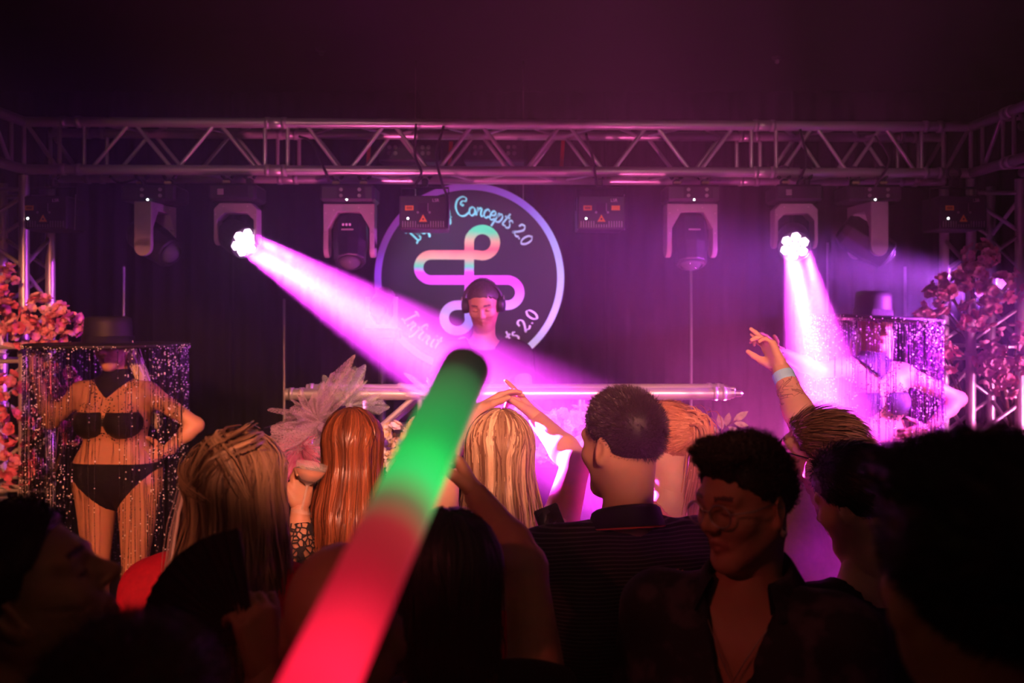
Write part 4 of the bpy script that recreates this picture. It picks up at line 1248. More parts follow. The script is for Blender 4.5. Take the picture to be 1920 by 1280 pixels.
bough('shaded rose blossom bough low on the left tower behind the beads', [P(14, 860, 4.66), P(40, 780, 4.55), P(70, 720, 4.5)],
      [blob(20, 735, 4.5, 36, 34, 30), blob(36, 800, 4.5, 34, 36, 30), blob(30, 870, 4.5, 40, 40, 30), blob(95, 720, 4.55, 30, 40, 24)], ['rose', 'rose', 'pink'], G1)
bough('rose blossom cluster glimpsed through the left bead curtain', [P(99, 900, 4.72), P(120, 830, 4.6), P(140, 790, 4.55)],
      [blob(140, 800, 4.5, 22, 40, 22), blob(120, 720, 4.5, 26, 34, 20)], ['rose', 'pink'], G1)
G2 = 'pale blossom boughs on the right tower'
bough('pale pink blossom bough climbing the right tower', [P(1822, 640, 4.72), P(1825, 560, 4.6), P(1830, 470, 4.55)],
      [blob(1838, 478, 4.5, 34, 24, 30), blob(1822, 520, 4.5, 34, 26, 30), blob(1870, 540, 4.5, 44, 36, 40), blob(1835, 590, 4.5, 38, 26, 34)], ['blush', 'pink', 'blush'], G2)
bough('pale blossom spray reaching left from the right tower over the hat', [P(1822, 640, 4.72), P(1785, 560, 4.6), P(1750, 590, 4.5)],
      [blob(1775, 535, 4.5, 22, 18, 18), blob(1752, 565, 4.5, 26, 24, 26), blob(1732, 595, 4.5, 16, 16, 12)], ['blush', 'pink'], G2)
bough('blossom clump at the right picture edge, peach in the haze', [P(1895, 800, 4.7), P(1885, 720, 4.55), P(1890, 640, 4.5)],
      [blob(1865, 665, 4.45, 36, 26, 32), blob(1855, 695, 4.45, 22, 20, 18), blob(1905, 650, 4.45, 40, 50, 40), blob(1880, 720, 4.45, 22, 26, 20)], ['blush', 'blush', 'pink'], G2)
bough('dim blossom sprig beside the right dancer\'s elbow', [P(1822, 800, 4.72), P(1790, 720, 4.6), P(1775, 690, 4.55)],
      [blob(1780, 672, 4.5, 22, 18, 16), blob(1762, 650, 4.5, 16, 16, 10)], ['pink', 'blush'], G2)
G3 = 'flowers along the booth truss'
zt = lambda: 0
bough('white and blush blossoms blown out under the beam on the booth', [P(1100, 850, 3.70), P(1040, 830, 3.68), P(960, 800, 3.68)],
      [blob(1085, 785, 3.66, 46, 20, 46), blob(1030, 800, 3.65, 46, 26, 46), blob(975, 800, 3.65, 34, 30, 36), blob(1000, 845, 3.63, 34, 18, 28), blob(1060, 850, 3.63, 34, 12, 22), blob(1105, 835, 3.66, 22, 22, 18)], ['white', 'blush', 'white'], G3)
bough('cream blossoms hanging on the booth beside the red haired woman', [P(745, 870, 3.70), P(742, 830, 3.68), P(735, 800, 3.66)],
      [blob(740, 812, 3.66, 20, 20, 18), blob(742, 870, 3.66, 18, 24, 18), blob(762, 840, 3.67, 14, 20, 10), blob(785, 800, 3.68, 22, 14, 12)], ['cream', 'cream', 'white'], G3)
bough('blush blossoms at the booth end behind the curly haired person', [P(1330, 860, 3.70), P(1325, 840, 3.68), P(1345, 815, 3.68)],
      [blob(1330, 835, 3.66, 22, 16, 16), blob(1310, 870, 3.66, 26, 24, 20), blob(1355, 840, 3.68, 12, 10, 6)], ['blush', 'white', 'cream'], G3)

# leafy sprig on the right end of the booth
b0 = P(1338, 850, 3.70)
r = empty('leaf_sprig', b0, 0, 'sprig of pale green leaves at the right end of the booth', 'leaves')
MB().tube(spline([(0, 0, 0)] + [P(x, y, 3.68) - b0 for x, y in ((1352, 812), (1372, 792), (1388, 785))], 5), .003, 6).build('stem', M_twig, r)
for (bx, by, tx, ty) in ((1356, 806, 1346, 775), (1362, 800, 1367, 772), (1375, 790, 1403, 770), (1376, 793, 1404, 798), (1366, 800, 1392, 818), (1352, 815, 1330, 798)):
    a = P(bx, by, 3.68) - b0; b = P(tx, ty, 3.67 + rng.uniform(-.03, .03)) - b0; d = b - a; L_ = np.linalg.norm(d); d /= L_
    s = np.cross(d, (0, 1, 0)); s /= np.linalg.norm(s); nn = np.cross(s, d)
    V = []; prof = [(0, .0), (.15, .11), (.4, .2), (.65, .18), (.85, .09), (1, 0)]
    for t, w in prof:
        for e_ in (-1, 0, 1): V.append(a + d * t * L_ + s * e_ * w * L_ + nn * (.05 * abs(e_) * L_ - .1 * t * t * L_))
    F = [(i * 3 + j, i * 3 + j + 1, i * 3 + j + 4, i * 3 + j + 3) for i in range(5) for j in range(2)]
    link('leaf', raw_mesh('leaf', V, F), M_leaf, r)

# tulle bows, feather tuft
def tulle_mat(name, col):
    m = bpy.data.materials.new(name); m.use_nodes = True
    nt, N, L, b = nodes_of(m)
    nz = N.new('ShaderNodeTexNoise'); nz.inputs['Scale'].default_value = 25
    rp = N.new('ShaderNodeMapRange'); rp.inputs['To Min'].default_value = .12; rp.inputs['To Max'].default_value = .5
    L.new(nz.outputs['Fac'], rp.inputs[0]); L.new(rp.outputs[0], b.inputs['Alpha'])
    b.inputs['Base Color'].default_value = (*col, 1); b.inputs['Roughness'].default_value = .6; b.inputs['Sheen Weight'].default_value = .5
    MATS[name] = m; return m
M_tp = tulle_mat('pink_tulle', (.92, .62, .80)); M_tg = tulle_mat('pale_green_tulle', (.70, .82, .72)); M_tw = tulle_mat('white_silk', (.95, .86, .90))
def fan_sheet(parent, a, tip, spread, wav, M, nt=36, nr=10, curl=.25, nm='ruffle'):
    """pleated piece of fabric gathered at a and flaring to tip"""
    a = np.array(a); d = np.array(tip) - a; L_ = np.linalg.norm(d); d /= L_
    s = np.cross(d, (0, 1, 0)); s /= np.linalg.norm(s) + 1e-9; nn = np.cross(s, d)
    ph = rng.uniform(0, 6, 4); V = []
    for i in range(nr):
        t = .03 + .97 * i / (nr - 1)
        for j in range(nt):
            u = j / (nt - 1) - .5; th = u * spread
            l = L_ * t * (1 + .12 * math.sin(u * 8 + ph[0]) * t + .025 * math.sin(u * 21 + ph[1]) * t) * (1 - .35 * (abs(u) * 2) ** 4)
            off = (math.sin(u * wav * .6 + ph[2] + 2 * t) * .13 + math.sin(u * wav * .25 + ph[3] - 3 * t) * .22) * L_ * t + (curl + ph[0] * .12 - .36) * L_ * t * t
            V.append(a + l * (math.cos(th) * d + math.sin(th) * s) + nn * off)
    F = [(i * nt + j, i * nt + j + 1, (i + 1) * nt + j + 1, (i + 1) * nt + j) for i in range(nr - 1) for j in range(nt - 1)]
    return link(nm, raw_mesh(nm, V, F), M, parent)
c0 = P(655, 760, 3.68)
r = empty('tulle_bow', c0, 0, 'pale green tulle bow tied to the booth truss above the red hair', 'bow', 'tulle bows on the booth')
for tx, ty, sp, w in ((660, 694, .9, 44), (668, 700, .6, 30), (600, 735, .8, 38), (715, 762, .9, 38), (642, 712, 1.2, 40), (690, 735, 1.1, 36), (622, 722, .7, 30), (700, 752, .6, 34), (630, 748, 1.0, 40)):
    fan_sheet(r, (0, 0, 0), P(tx, ty, 3.62 + rng.uniform(-.06, .08)) - c0, sp, w, M_tg, 54, 12, nm='ruffle')
MB().lathe([(.004, -.02), (.014, -.01), (.016, 0), (.014, .01), (.004, .02)], 12).build('knot', M_tg, r, smooth=True)
c0 = P(598, 790, 3.66)
r = empty('tulle_bow', c0, 0, 'large pink tulle bow on the left end of the booth truss', 'bow', 'tulle bows on the booth')
for tx, ty, sp, w in ((612, 728, .9, 34), (622, 740, .7, 40), (555, 790, 1.3, 40), (540, 820, 1.1, 36), (640, 850, 1.0, 36), (580, 755, 1.2, 36), (600, 860, 1.1, 34), (560, 850, 1.0, 38), (570, 770, 1.5, 44), (548, 805, 1.4, 40), (600, 745, 1.2, 30), (620, 800, 1.2, 40)):
    fan_sheet(r, (0, 0, 0), P(tx, ty, 3.56 + rng.uniform(-.08, .08)) - c0, sp, w, M_tp, 54, 12, nm='ruffle')
MB().lathe([(.004, -.02), (.016, -.01), (.018, 0), (.016, .01), (.004, .02)], 12).build('knot', M_tp, r, smooth=True)
c0 = P(822, 745, 3.66)
r = empty('silk_petals', c0, 0, 'white silk petals on the booth truss beside the foam stick', 'flowers')
for tx, ty, sp in ((768, 708, .28), (748, 728, .34), (800, 712, .3), (775, 742, .3)):
    fan_sheet(r, (0, 0, 0), P(tx, ty, 3.62 + rng.uniform(-.03, .03)) - c0, sp, 9, M_tw, 10, 8, .35, nm='petal')
c0 = P(560, 845, 3.62)
r = empty('feather_tuft', c0, 0, 'bright pink feather tuft on the booth left of the red hair', 'feathers')
n = 900; d = rng.normal(size=(n, 3)); d[:, 1] = -np.abs(d[:, 1]); d /= np.linalg.norm(d, axis=1, keepdims=True)
tt = np.linspace(0, 1, 6)[None, :, None]
pts = d[:, None] * tt * rng.uniform(.05, .11, (n, 1, 1)) + rng.normal(size=(n, 1, 3)) * .012 * tt + np.array((0, 0, -.03)) * tt ** 2
V, F, tn = ribbons(pts, .0022, np.broadcast_to(np.array((0, -1., .2)), pts.shape), rng.uniform(0, 1, n))
link('plume', raw_mesh('plume', V, F, tn), strand_mat('pink_feather', (.75, .10, .30), (.95, .45, .62), .7), r)['kind'] = 'stuff'
MB().tube([(0, 0.02, -.04), (0, 0, 0)], .006, 6).build('quill', M_whitep, r)
# ------------------------------------------------------------------ the cast
M_tee = mat('black_jersey', (0.018, 0.014, 0.020), .85, var=.2, scale=80, bump=.1)
M_blackcloth = mat('black_cotton', (0.012, 0.010, 0.013), .9, var=.2, scale=80)
M_redcloth = mat('scarlet_crepe', (0.75, 0.015, 0.05), .7, var=.1, scale=60, bump=.1)
M_whitecloth = mat('pale_cotton_shirt', (0.85, 0.62, 0.68), .85, var=.05, scale=60, bump=.1)

def stripes_mat():
    m = bpy.data.materials.new('navy_striped_pique'); m.use_nodes = True
    nt, N, L, b = nodes_of(m)
    tc = N.new('ShaderNodeTexCoord'); wv = N.new('ShaderNodeTexWave'); wv.bands_direction = 'Z'; wv.inputs['Scale'].default_value = 38; wv.inputs['Distortion'].default_value = .8; wv.inputs['Detail'].default_value = 2; wv.inputs['Detail Scale'].default_value = .6
    L.new(tc.outputs['Object'], wv.inputs['Vector'])
    rp = N.new('ShaderNodeValToRGB'); rp.color_ramp.elements[0].position = .72; rp.color_ramp.elements[0].color = (.010, .009, .016, 1); rp.color_ramp.elements[1].position = .86; rp.color_ramp.elements[1].color = (.13, .11, .13, 1)
    L.new(wv.outputs['Fac'], rp.inputs['Fac']); L.new(rp.outputs[0], b.inputs['Base Color']); b.inputs['Roughness'].default_value = .85
    return m
M_polo = stripes_mat()
def floral_mat():
    m = bpy.data.materials.new('dark_floral_shirt'); m.use_nodes = True
    nt, N, L, b = nodes_of(m)
    tc = N.new('ShaderNodeTexCoord'); vo = N.new('ShaderNodeTexVoronoi'); vo.inputs['Scale'].default_value = 26
    nz = N.new('ShaderNodeTexNoise'); nz.inputs['Scale'].default_value = 20; nz.inputs['Detail'].default_value = 4
    L.new(tc.outputs['Object'], nz.inputs['Vector']); L.new(nz.outputs['Color'], vo.inputs['Vector'])
    rp = N.new('ShaderNodeValToRGB'); rp.color_ramp.elements[0].position = .5; rp.color_ramp.elements[0].color = (.012, .009, .014, 1); rp.color_ramp.elements[1].position = .62; rp.color_ramp.elements[1].color = (.07, .05, .07, 1)
    L.new(nz.outputs['Fac'], rp.inputs['Fac']); L.new(rp.outputs[0], b.inputs['Base Color']); b.inputs['Roughness'].default_value = .8
    return m
M_floral = floral_mat()
def lace_mat():
    m = bpy.data.materials.new('black_lace'); m.use_nodes = True
    nt, N, L, b = nodes_of(m)
    tc = N.new('ShaderNodeTexCoord'); vo = N.new('ShaderNodeTexVoronoi'); vo.feature = 'DISTANCE_TO_EDGE'; vo.inputs['Scale'].default_value = 70
    L.new(tc.outputs['Object'], vo.inputs['Vector'])
    rp = N.new('ShaderNodeMapRange'); rp.inputs['From Min'].default_value = .10; rp.inputs['From Max'].default_value = .16; rp.inputs['To Min'].default_value = 1; rp.inputs['To Max'].default_value = .05
    L.new(vo.outputs['Distance'], rp.inputs[0]); L.new(rp.outputs[0], b.inputs['Alpha'])
    b.inputs['Base Color'].default_value = (.012, .008, .012, 1); b.inputs['Roughness'].default_value = .8
    return m
M_lace = lace_mat()
def mesh_net():
    m = bpy.data.materials.new('dotted_black_net'); m.use_nodes = True
    nt, N, L, b = nodes_of(m)
    tc = N.new('ShaderNodeTexCoord'); vo = N.new('ShaderNodeTexVoronoi'); vo.inputs['Scale'].default_value = 75
    L.new(tc.outputs['Object'], vo.inputs['Vector'])
    rp = N.new('ShaderNodeMapRange'); rp.inputs['From Min'].default_value = .16; rp.inputs['From Max'].default_value = .22; rp.inputs['To Min'].default_value = .95; rp.inputs['To Max'].default_value = .35
    L.new(vo.outputs['Distance'], rp.inputs[0]); L.new(rp.outputs[0], b.inputs['Alpha'])
    b.inputs['Base Color'].default_value = (.014, .009, .012, 1); b.inputs['Roughness'].default_value = .8
    return m
M_net = mesh_net()

# --- DJ
dj = person('man in black t-shirt and headphones looking down behind the booth truss', (906, 570), 4.58, STAGE, 176, 174, -24, 2, s=1.0, sw=1.0, hs=.98, skin='tan', fine=.0036,
            arms={'R': dict(e=P(822, 742, 4.42), w=P(838, 795, 4.22), d=(.2, -.6, -.5), p=(0, 0, -1)), 'L': dict(e=P(985, 738, 4.42), w=P(960, 800, 4.22), d=(-.2, -.6, -.5), p=(0, 0, -1))},
            top=dict(material=M_tee, sleeve=.62, neck=-.012, neck_r=.088, neckslope=.35, loose=.012, folds=.0012), neck_up=-.01, beard=.35)
short_hair(dj, H_GREY, t=.006, slope=.62, off=.022, length=.010, n=5000, comb=(0, .5, .2), lift=.6)
hw = lambda pn, p: pn.C + pn.M @ (np.array(p, float) * pn.hs) - pn.base
hp = MB().tube([hw(dj, (.098 * math.cos(a), -.01, .012 + .112 * math.sin(a))) for a in np.linspace(.05, math.pi - .05, 24)], .0075, 8).build('headphones', M_dark, dj.root, smooth=True)
for sx in (-1, 1):
    MB().lathe([(.02, -.018), (.036, -.016), (.040, -.006), (.040, .008), (.034, .016), (.015, .02)], 20, dj.M @ rot_to((sx, 0, 0)), hw(dj, (sx * .093, -.008, -.008))).build('ear_cup', M_dark, hp, smooth=False)
    MB().lathe([(.012, 0), (.012, .004)], 14, dj.M @ rot_to((sx, 0, 0)), hw(dj, (sx * .106, -.006, .03))).build('hinge', M_alu_dull, hp)

# --- costumes of the two dancers
M_sequin = mat('black_sequins', (0.005, 0.003, 0.006), .4, var=.6, scale=400, bump=.8, spec=.5)
M_felt = mat('black_hat_felt', (0.014, 0.011, 0.014), .6)
M_bead = mat('black_glass_bead', (0.015, 0.01, 0.02), .15, spec=.9)
M_sparkle = mat('white_sparkle_bead', (0.95, 0.92, 0.97), .12, var=.02, spec=1.0)  # white beads stand in for sparkle: the glint is put into the colour
M_purplebead = mat('violet_bugle_bead', (0.30, 0.05, 0.38), .2, spec=.9)
M_stud = mat('black_stud', (0.008, 0.006, 0.008), .35)
OCT_V = np.array([(1, 0, 0), (-1, 0, 0), (0, 1, 0), (0, -1, 0), (0, 0, 1), (0, 0, -1)], float)
OCT_F = np.array([(0, 2, 4), (2, 1, 4), (1, 3, 4), (3, 0, 4), (2, 0, 5), (1, 2, 5), (3, 1, 5), (0, 3, 5)])
def octas(pos, r):
    pos = np.asarray(pos); n = len(pos); r = np.broadcast_to(np.asarray(r, float), (n,))
    ang = rng.uniform(0, 6.28, n); c, s = np.cos(ang), np.sin(ang)
    O = OCT_V[None].repeat(n, 0) * r[:, None, None]
    x = O[..., 0] * c[:, None] - O[..., 1] * s[:, None]; y = O[..., 0] * s[:, None] + O[..., 1] * c[:, None]
    O = np.stack([x, y, O[..., 2]], -1)
    V = (pos[:, None] + O).reshape(-1, 3); F = (np.arange(n)[:, None, None] * 6 + OCT_F[None]).reshape(-1, 3)
    return V, F

def fringe_hat(pn, cx_px, brim_py, Y, R_, crown_r, crown_h, length, n_str, purple=False, crown_shift=0.0, gaps=(), tilt=0.0):
    c = P(cx_px, brim_py, Y); c[1] = Y
    Rt = Ry(tilt)
    b = c - pn.base
    hat = MB().lathe([(.075, -.012), (R_ * .6, -.008), (R_ - .004, -.004), (R_, 0.0), (R_, .008), (R_ - .01, .012), (crown_r + .004, .014)], 56, Rt, b).build('fringed_hat', M_felt, pn.root)
    MB().lathe([(crown_r, .01), (crown_r * .96, .05), (crown_r * .93, crown_h * .8), (crown_r * .9, crown_h), (crown_r * .7, crown_h + .008), (.001, crown_h + .004)], 32, Rt, b + np.array((crown_shift, 0, 0))).build('crown', M_felt, hat, smooth=True)
    MB().lathe([(crown_r + .004, .012), (crown_r + .002, .045)], 32, Rt, b + np.array((crown_shift, 0, 0)), cap=False).build('hat_band', M_sequin, hat, smooth=True)
    strs = []; beads = []; cry = []
    V_s = MB()
    for k in range(n_str):
        a = 2 * math.pi * k / n_str + rng.normal() * .02
        if any(g0 < math.degrees(a) % 360 < g1 and rng.random() < gp for g0, g1, gp in gaps): continue
        rr = R_ - .006 - (rng.random() < .25) * rng.uniform(.02, .12)
        p0 = b + Rt @ np.array((rr * math.cos(a), rr * math.sin(a), -.004))
        L_ = length * rng.uniform(.82, 1.04); sway = rng.normal(size=2) * .014
        z = np.linspace(0, 1, 7); pts = np.stack([p0[0] + sway[0] * z ** 2 + .003 * np.sin(z * 9 + k), p0[1] + sway[1] * z ** 2, p0[2] - L_ * z], 1)
        V_s.tube(pts, .0011, 3, False)
        m = int(L_ / .017); zz = np.sort(rng.uniform(0, 1, m)); q = np.stack([np.interp(zz, z, pts[:, i]) for i in range(3)], 1)
        isc = rng.random(m) < (.20 + .25 * (zz < .12))
        beads.append(q[~isc]); cry.append(q[isc])
    V_s.build('bead_strings', M_purplebead if purple else M_bead, hat)['kind'] = 'stuff'
    V, F = octas(np.concatenate(beads), rng.uniform(.0022, .0036, sum(map(len, beads))))
    link('beads', raw_mesh('beads', V, F), M_purplebead if purple else M_bead, hat, smooth=False)['kind'] = 'stuff'
    V, F = octas(np.concatenate(cry), rng.uniform(.0024, .0056, sum(map(len, cry))))
    link('sparkle_beads', raw_mesh('sparkle_beads', V, F), M_sparkle, hat, smooth=False)['kind'] = 'stuff'
    m = 150; a = rng.uniform(0, 6.28, m)
    V, F = octas(np.stack([(R_ + .002) * np.cos(a), (R_ + .002) * np.sin(a), rng.uniform(-.01, .006, m)], 1) @ Rt.T + b, .0036)
    link('rim_sparkle_beads', raw_mesh('rim_sparkle_beads', V, F), M_sparkle, hat, smooth=False)['kind'] = 'stuff'
    return hat

def costume(pn, bustk=1.0, sheen=M_sequin):
    up = np.array((0, 0, 1.)); N, f, r, s = pn.N, pn.f, pn.r, pn.s
    S = Solid()
    for sg_ in (-1, 1): S.ell(pn.mid(.34) + r * sg_ * .078 * s * pn.sw + f * .085 * s, np.array((.066, .062, .060)) * bustk + .006, pn.Mb, .012)
    c1 = cut_plane(pn.mid(.22), up)
    V, F = surface(lambda X: np.maximum(S(X), np.maximum(c1(X), -((X - pn.mid(.34).astype(f32)) @ f.astype(f32) - f32(.06 * s)))), *S.bounds(), .006)
    link('bra', raw_mesh('bra', V - pn.base, F), sheen, pn.root)
    # high-waisted briefs
    T_ = Solid()
    for q in pn.torso[-3:]: T_.cone(q[0], q[1], q[2] + .007, q[2] + .007, .05)
    for q in pn.legs[0:1] + pn.legs[3:4]: T_.cone(q[0], q[1], q[2] + .007, q[3], .03)
    wp = cut_plane(pn.mid(.80), up); pc = pn.pel.astype(f32); rr = r.astype(f32)
    def fn(X):
        q = X - pc; u = np.abs(q @ rr); z = q[:, 2]
        return np.maximum(np.maximum(T_(X), wp(X)), -(z + f32(.175 * s) - u * f32(1.02)) * f32(.7))
    V, F = surface(fn, *T_.bounds(), .007)
    link('briefs', raw_mesh('briefs', V - pn.base, F), M_sequin, pn.root)
    # collar
    K_ = Solid(); K_.cone(N - up * .03, pn.C + pn.M @ np.array((0, -.02, -.075)), .068, .058, .03)
    for q in pn.torso[:5]: K_.cone(q[0], q[1], q[2] + .006, (q[4] if len(q) > 4 else q[2]) + .006, q[3])
    nc = N.astype(f32)
    def fk(X):
        q = X - nc; u = np.abs(q @ rr); z = q[:, 2]
        return np.maximum(K_(X), np.maximum(-(z + f32(.085 * s) - u * f32(.95)) * f32(.72), z - f32(.055)))
    V, F = surface(fk, *K_.bounds(), .007)
    link('collar', raw_mesh('collar', V - pn.base, F), sheen, pn.root)
    # studs fading out round bra, collar and wrists
    BV = pn.bodyV; q = BV - pn.mid(.34); u = q @ r; z = q[:, 2]; fw = q @ f
    cup = np.minimum(np.hypot(u - .078 * s, z), np.hypot(u + .078 * s, z))
    m1 = (fw > .03) & (cup < .105 * s) & (cup > .055 * s)
    q2 = BV - N; v = q2[:, 2] + .085 * s - np.abs(q2 @ r) * .95
    m2 = (q2 @ f > 0) & (v < 0) & (v > -.055)
    m3 = np.zeros(len(BV), bool)
    for side in 'LR':
        a_, e, w, th = pn.arm[side]; t = ((BV - e) @ (w - e)) / ((w - e) @ (w - e)); d = np.linalg.norm(BV - (e + np.clip(t, 0, 1)[:, None] * (w - e)), axis=1)
        m3 |= (t > .8) & (t < 1.15) & (d < .05)
    idx = np.where(m1 | m2)[0]; idx = rng.choice(idx, min(420, len(idx)), replace=False)
    i3 = np.where(m3)[0]; i3 = rng.choice(i3, min(90, len(i3)), replace=False)
    idx = np.concatenate([idx, i3])
    V, F = octas(BV[idx] - pn.base, rng.uniform(.003, .0055, len(idx)))
    link('studs', raw_mesh('studs', V, F), M_stud, pn.root, smooth=False)['kind'] = 'stuff'

# --- left dancer
Yd = 4.1
dl = person('dancer in black studded bodysuit and bead fringed hat, hand on hip, left of stage', (212, 647), Yd, STAGE, 176, 168, -4, 8, s=.87, tv=.84, sw=1.06, hs=.88, hip=1.2, skin='warm', female=True, bust=1.22,
            arms={'L': dict(e=P(368, 797, Yd + .03), w=P(309, 846, Yd - .02), d=(-.9, -.25, -.12), p=(-.2, .85, -.2), curl=(.12, .12, .15, .2), spread=.16, thumb=(.55, .8, .1)),
                  'R': dict(e=P(96, 790, Yd + .02), w=P(66, 700, Yd - .06), d=(.1, -.1, 1), p=(.7, -.5, 0), curl=(.5, .5, .5, .5))}, trousers=False, coarse=.0085, lean=(-.02, .02))
dl.sw = 1.06
costume(dl, 1.22)
locks(dl, H_PLAT, [[(-.075, -.02, -.03), (-.09, -.03, -.12), (-.10, -.06, -.25), (-.10, -.10, -.45)], [(.07, -.03, -.03), (.08, -.05, -.15), (.08, -.09, -.3)]], 110, .014, .005, 'long_hair', taper=.2)
fringe_hat(dl, 203, 648, Yd, .345, .108, .125, 1.08, 230, False, .0, gaps=((268, 306, .72), (306, 322, .4), (205, 240, .3)))
V = []
# --- right dancer
Yq = 4.2
dr = person('dancer under a violet bead fringed hat reaching an arm to the crowd, right of stage', (1640, 614), Yq, STAGE, 188, 190, 0, -4, s=.87, tv=.84, sw=1.0, hs=.88, hip=1.12, skin='warm', female=True, bust=1.02,
            arms={'R': dict(e=P(1532, 694, Yq - .22), w=P(1452, 655, Yq - .42), d=(-.75, -.3, .55), p=(.2, -.3, -.8), curl=(.25, .35, .5, .3), spread=.14),
                  'L': dict(e=P(1798, 748, Yq + .05), w=P(1738, 806, Yq - .05), d=(-.9, -.2, -.2), p=(-.2, .85, 0), curl=(.2, .2, .2, .2))}, trousers=False, coarse=.0085)
dr.sw = 1.0
costume(dr, 1.02, mat('violet_black_sequins', (0.05, 0.015, 0.07), .2, var=.6, scale=400, bump=.8, spec=.9))
locks(dr, H_PLAT, [[(-.075, -.02, -.03), (-.09, -.03, -.12), (-.10, -.06, -.25), (-.10, -.10, -.4)], [(.075, -.02, -.03), (.09, -.04, -.15), (.09, -.08, -.32)]], 110, .014, .005, 'long_hair', taper=.2)
fringe_hat(dr, 1636, 598, Yq, .30, .085, .12, .95, 200, True, .0, gaps=((262, 285, .6),), tilt=.05)

# --- crowd, from the stage back to the camera
tail = person('woman with ginger ponytail and pearl earrings half hidden behind the polo man', (1246, 826), 2.7, 0, 35, 48, 4, 0, s=.95, sw=.95, hs=.95, skin='fair', female=True,
              top=dict(material=mat('rose_blouse', (.75, .28, .34), .8), sleeve=.5, neck=-.05, neckslope=-.1))
short_hair(tail, H_GINGER, t=.006, slope=.75, off=.012, length=.035, n=3000, comb=(0, -1.6, .35), lift=.02, jitter=.08, width=.003)
locks(tail, H_GINGER, [[(.0, -.085, .075), (.005, -.115, .075), (.01, -.128, .03), (.012, -.125, -.08), (.0, -.115, -.2)]], 260, .017, .0045, 'ponytail', taper=-.15)
for sx in (1,):
    MB().lathe([(.001, -.006), (.0045, -.004), (.006, 0), (.0045, .004), (.001, .006)], 10, None, hw(tail, (.083, -.002, -.054))).build('earring', M_whitep, tail.root, smooth=True)

red = person('woman with long straight copper hair and black lace sleeve raising a glass', (662, 845), 2.62, 0, -4, 0, 2, 0, s=.93, sw=.96, hs=.95, skin='warm', female=True,
             arms={'L': dict(e=P(563, 1030, 2.50), w=P(562, 948, 2.52), d=(.08, .10, 1), p=(.35, -.75, 0), curl=(.62, .66, .7, .7), thumb=(.80, .62, -.1), tbend=.15, spread=.02)},
             top=dict(material=M_net, sleeve=0, neck=-.02, t=.008))
long_hair(red, H_RED, length=.42, n=3200, width=.0034, vol=.016, wave=.006, narrow=.80, flare=.05, amin=84, strands_m=22, back_push=.065, streak=.6)
a_, e_, w_2, th_ = red.arm['L']
S = Solid(); S.cone(a_, e_, .056 * th_ + .008, .045 * th_ + .008, .03); S.cone(e_, lerp(e_, w_2, .75), .046 * th_ + .008, .036 * th_ + .008, .03, cut_plane(lerp(e_, w_2, .62), w_2 - e_))
V, F = surface(S, *S.bounds(), .008); link('lace_sleeve', raw_mesh('lace_sleeve', V - red.base, F), M_lace, red.root)
MB().tube(spline([red.N + np.array(v) - red.base for v in ((-.10, -.075, .0), (-.115, -.13, -.08), (-.10, -.15, -.2), (-.08, -.15, -.32))], 5), .008, 6).build('strap', M_blackcloth, red.root)
tip, tv = red.tips['L'][4]
MB().lathe([(.0045, -.008), (.0075, 0), (.006, .008), (.002, .013)], 10, rot_to(tv), tip - red.base + np.array((0, -.004, .0))).build('fingernail', mat('dark_nail_varnish', (.02, .005, .012), .2), red.root, smooth=True)
# coupe glass in her hand
gp = P(580, 893, 2.49)
gl = empty('coupe_glass', gp, 0, 'coupe glass of amber drink held up by the copper haired woman', 'glass')
tlt = rot_to((.22, .05, 1))
MB().lathe([(.030, -.098), (.029, -.096), (.004, -.092), (.0032, -.09), (.0032, -.03), (.008, -.022), (.026, -.012), (.038, .004), (.043, .024), (.0445, .036), (.0435, .036), (.042, .024), (.037, .006), (.024, -.010), (.001, -.016)], 32, tlt, cap=False).build('bowl', mat('drinking_glass', (1, 1, 1), .05, var=0, alpha=.13, spec=1.0), gl, smooth=True)
MB().lathe([(.001, -.014), (.024, -.008), (.0355, .006), (.040, .018), (.001, .018)], 28, tlt, cap=False).build('drink', mat('amber_drink', (.75, .20, .04), .15, var=.02, alpha=.8), gl, smooth=True)

bl = person('woman with long highlighted blonde hair and bare back raising both arms', (936, 855), 2.75, 0, 4, 4, 6, 2, s=1.05, sw=1.02, hs=1.1, skin='fair', female=True,
            arms={'R': dict(e=P(1080, 868, 2.90), w=P(1008, 786, 3.10), d=P(958, 722, 3.18) - P(1008, 786, 3.10), p=(-.5, -.2, -.6), curl=(.05, .55, .6, .35), thumb=(.5, .8, .3), thick=1.15, spread=.16, hs=1.08),
                  'L': dict(e=P(838, 852, 2.88), w=P(893, 772, 3.06), d=P(950, 735, 3.10) - P(893, 772, 3.06), p=(.4, -.2, -.7), curl=(.2, .25, .3, .3), hs=1.05)},
            top=dict(material=M_redcloth, sleeve=0, neck=-.235, t=.010))
long_hair(bl, H_BLONDE, length=.34, n=1900, width=.0048, vol=.017, wave=.008, narrow=.86, flare=.05, amin=80, back_push=.06, sweep=.01, streak=.9)

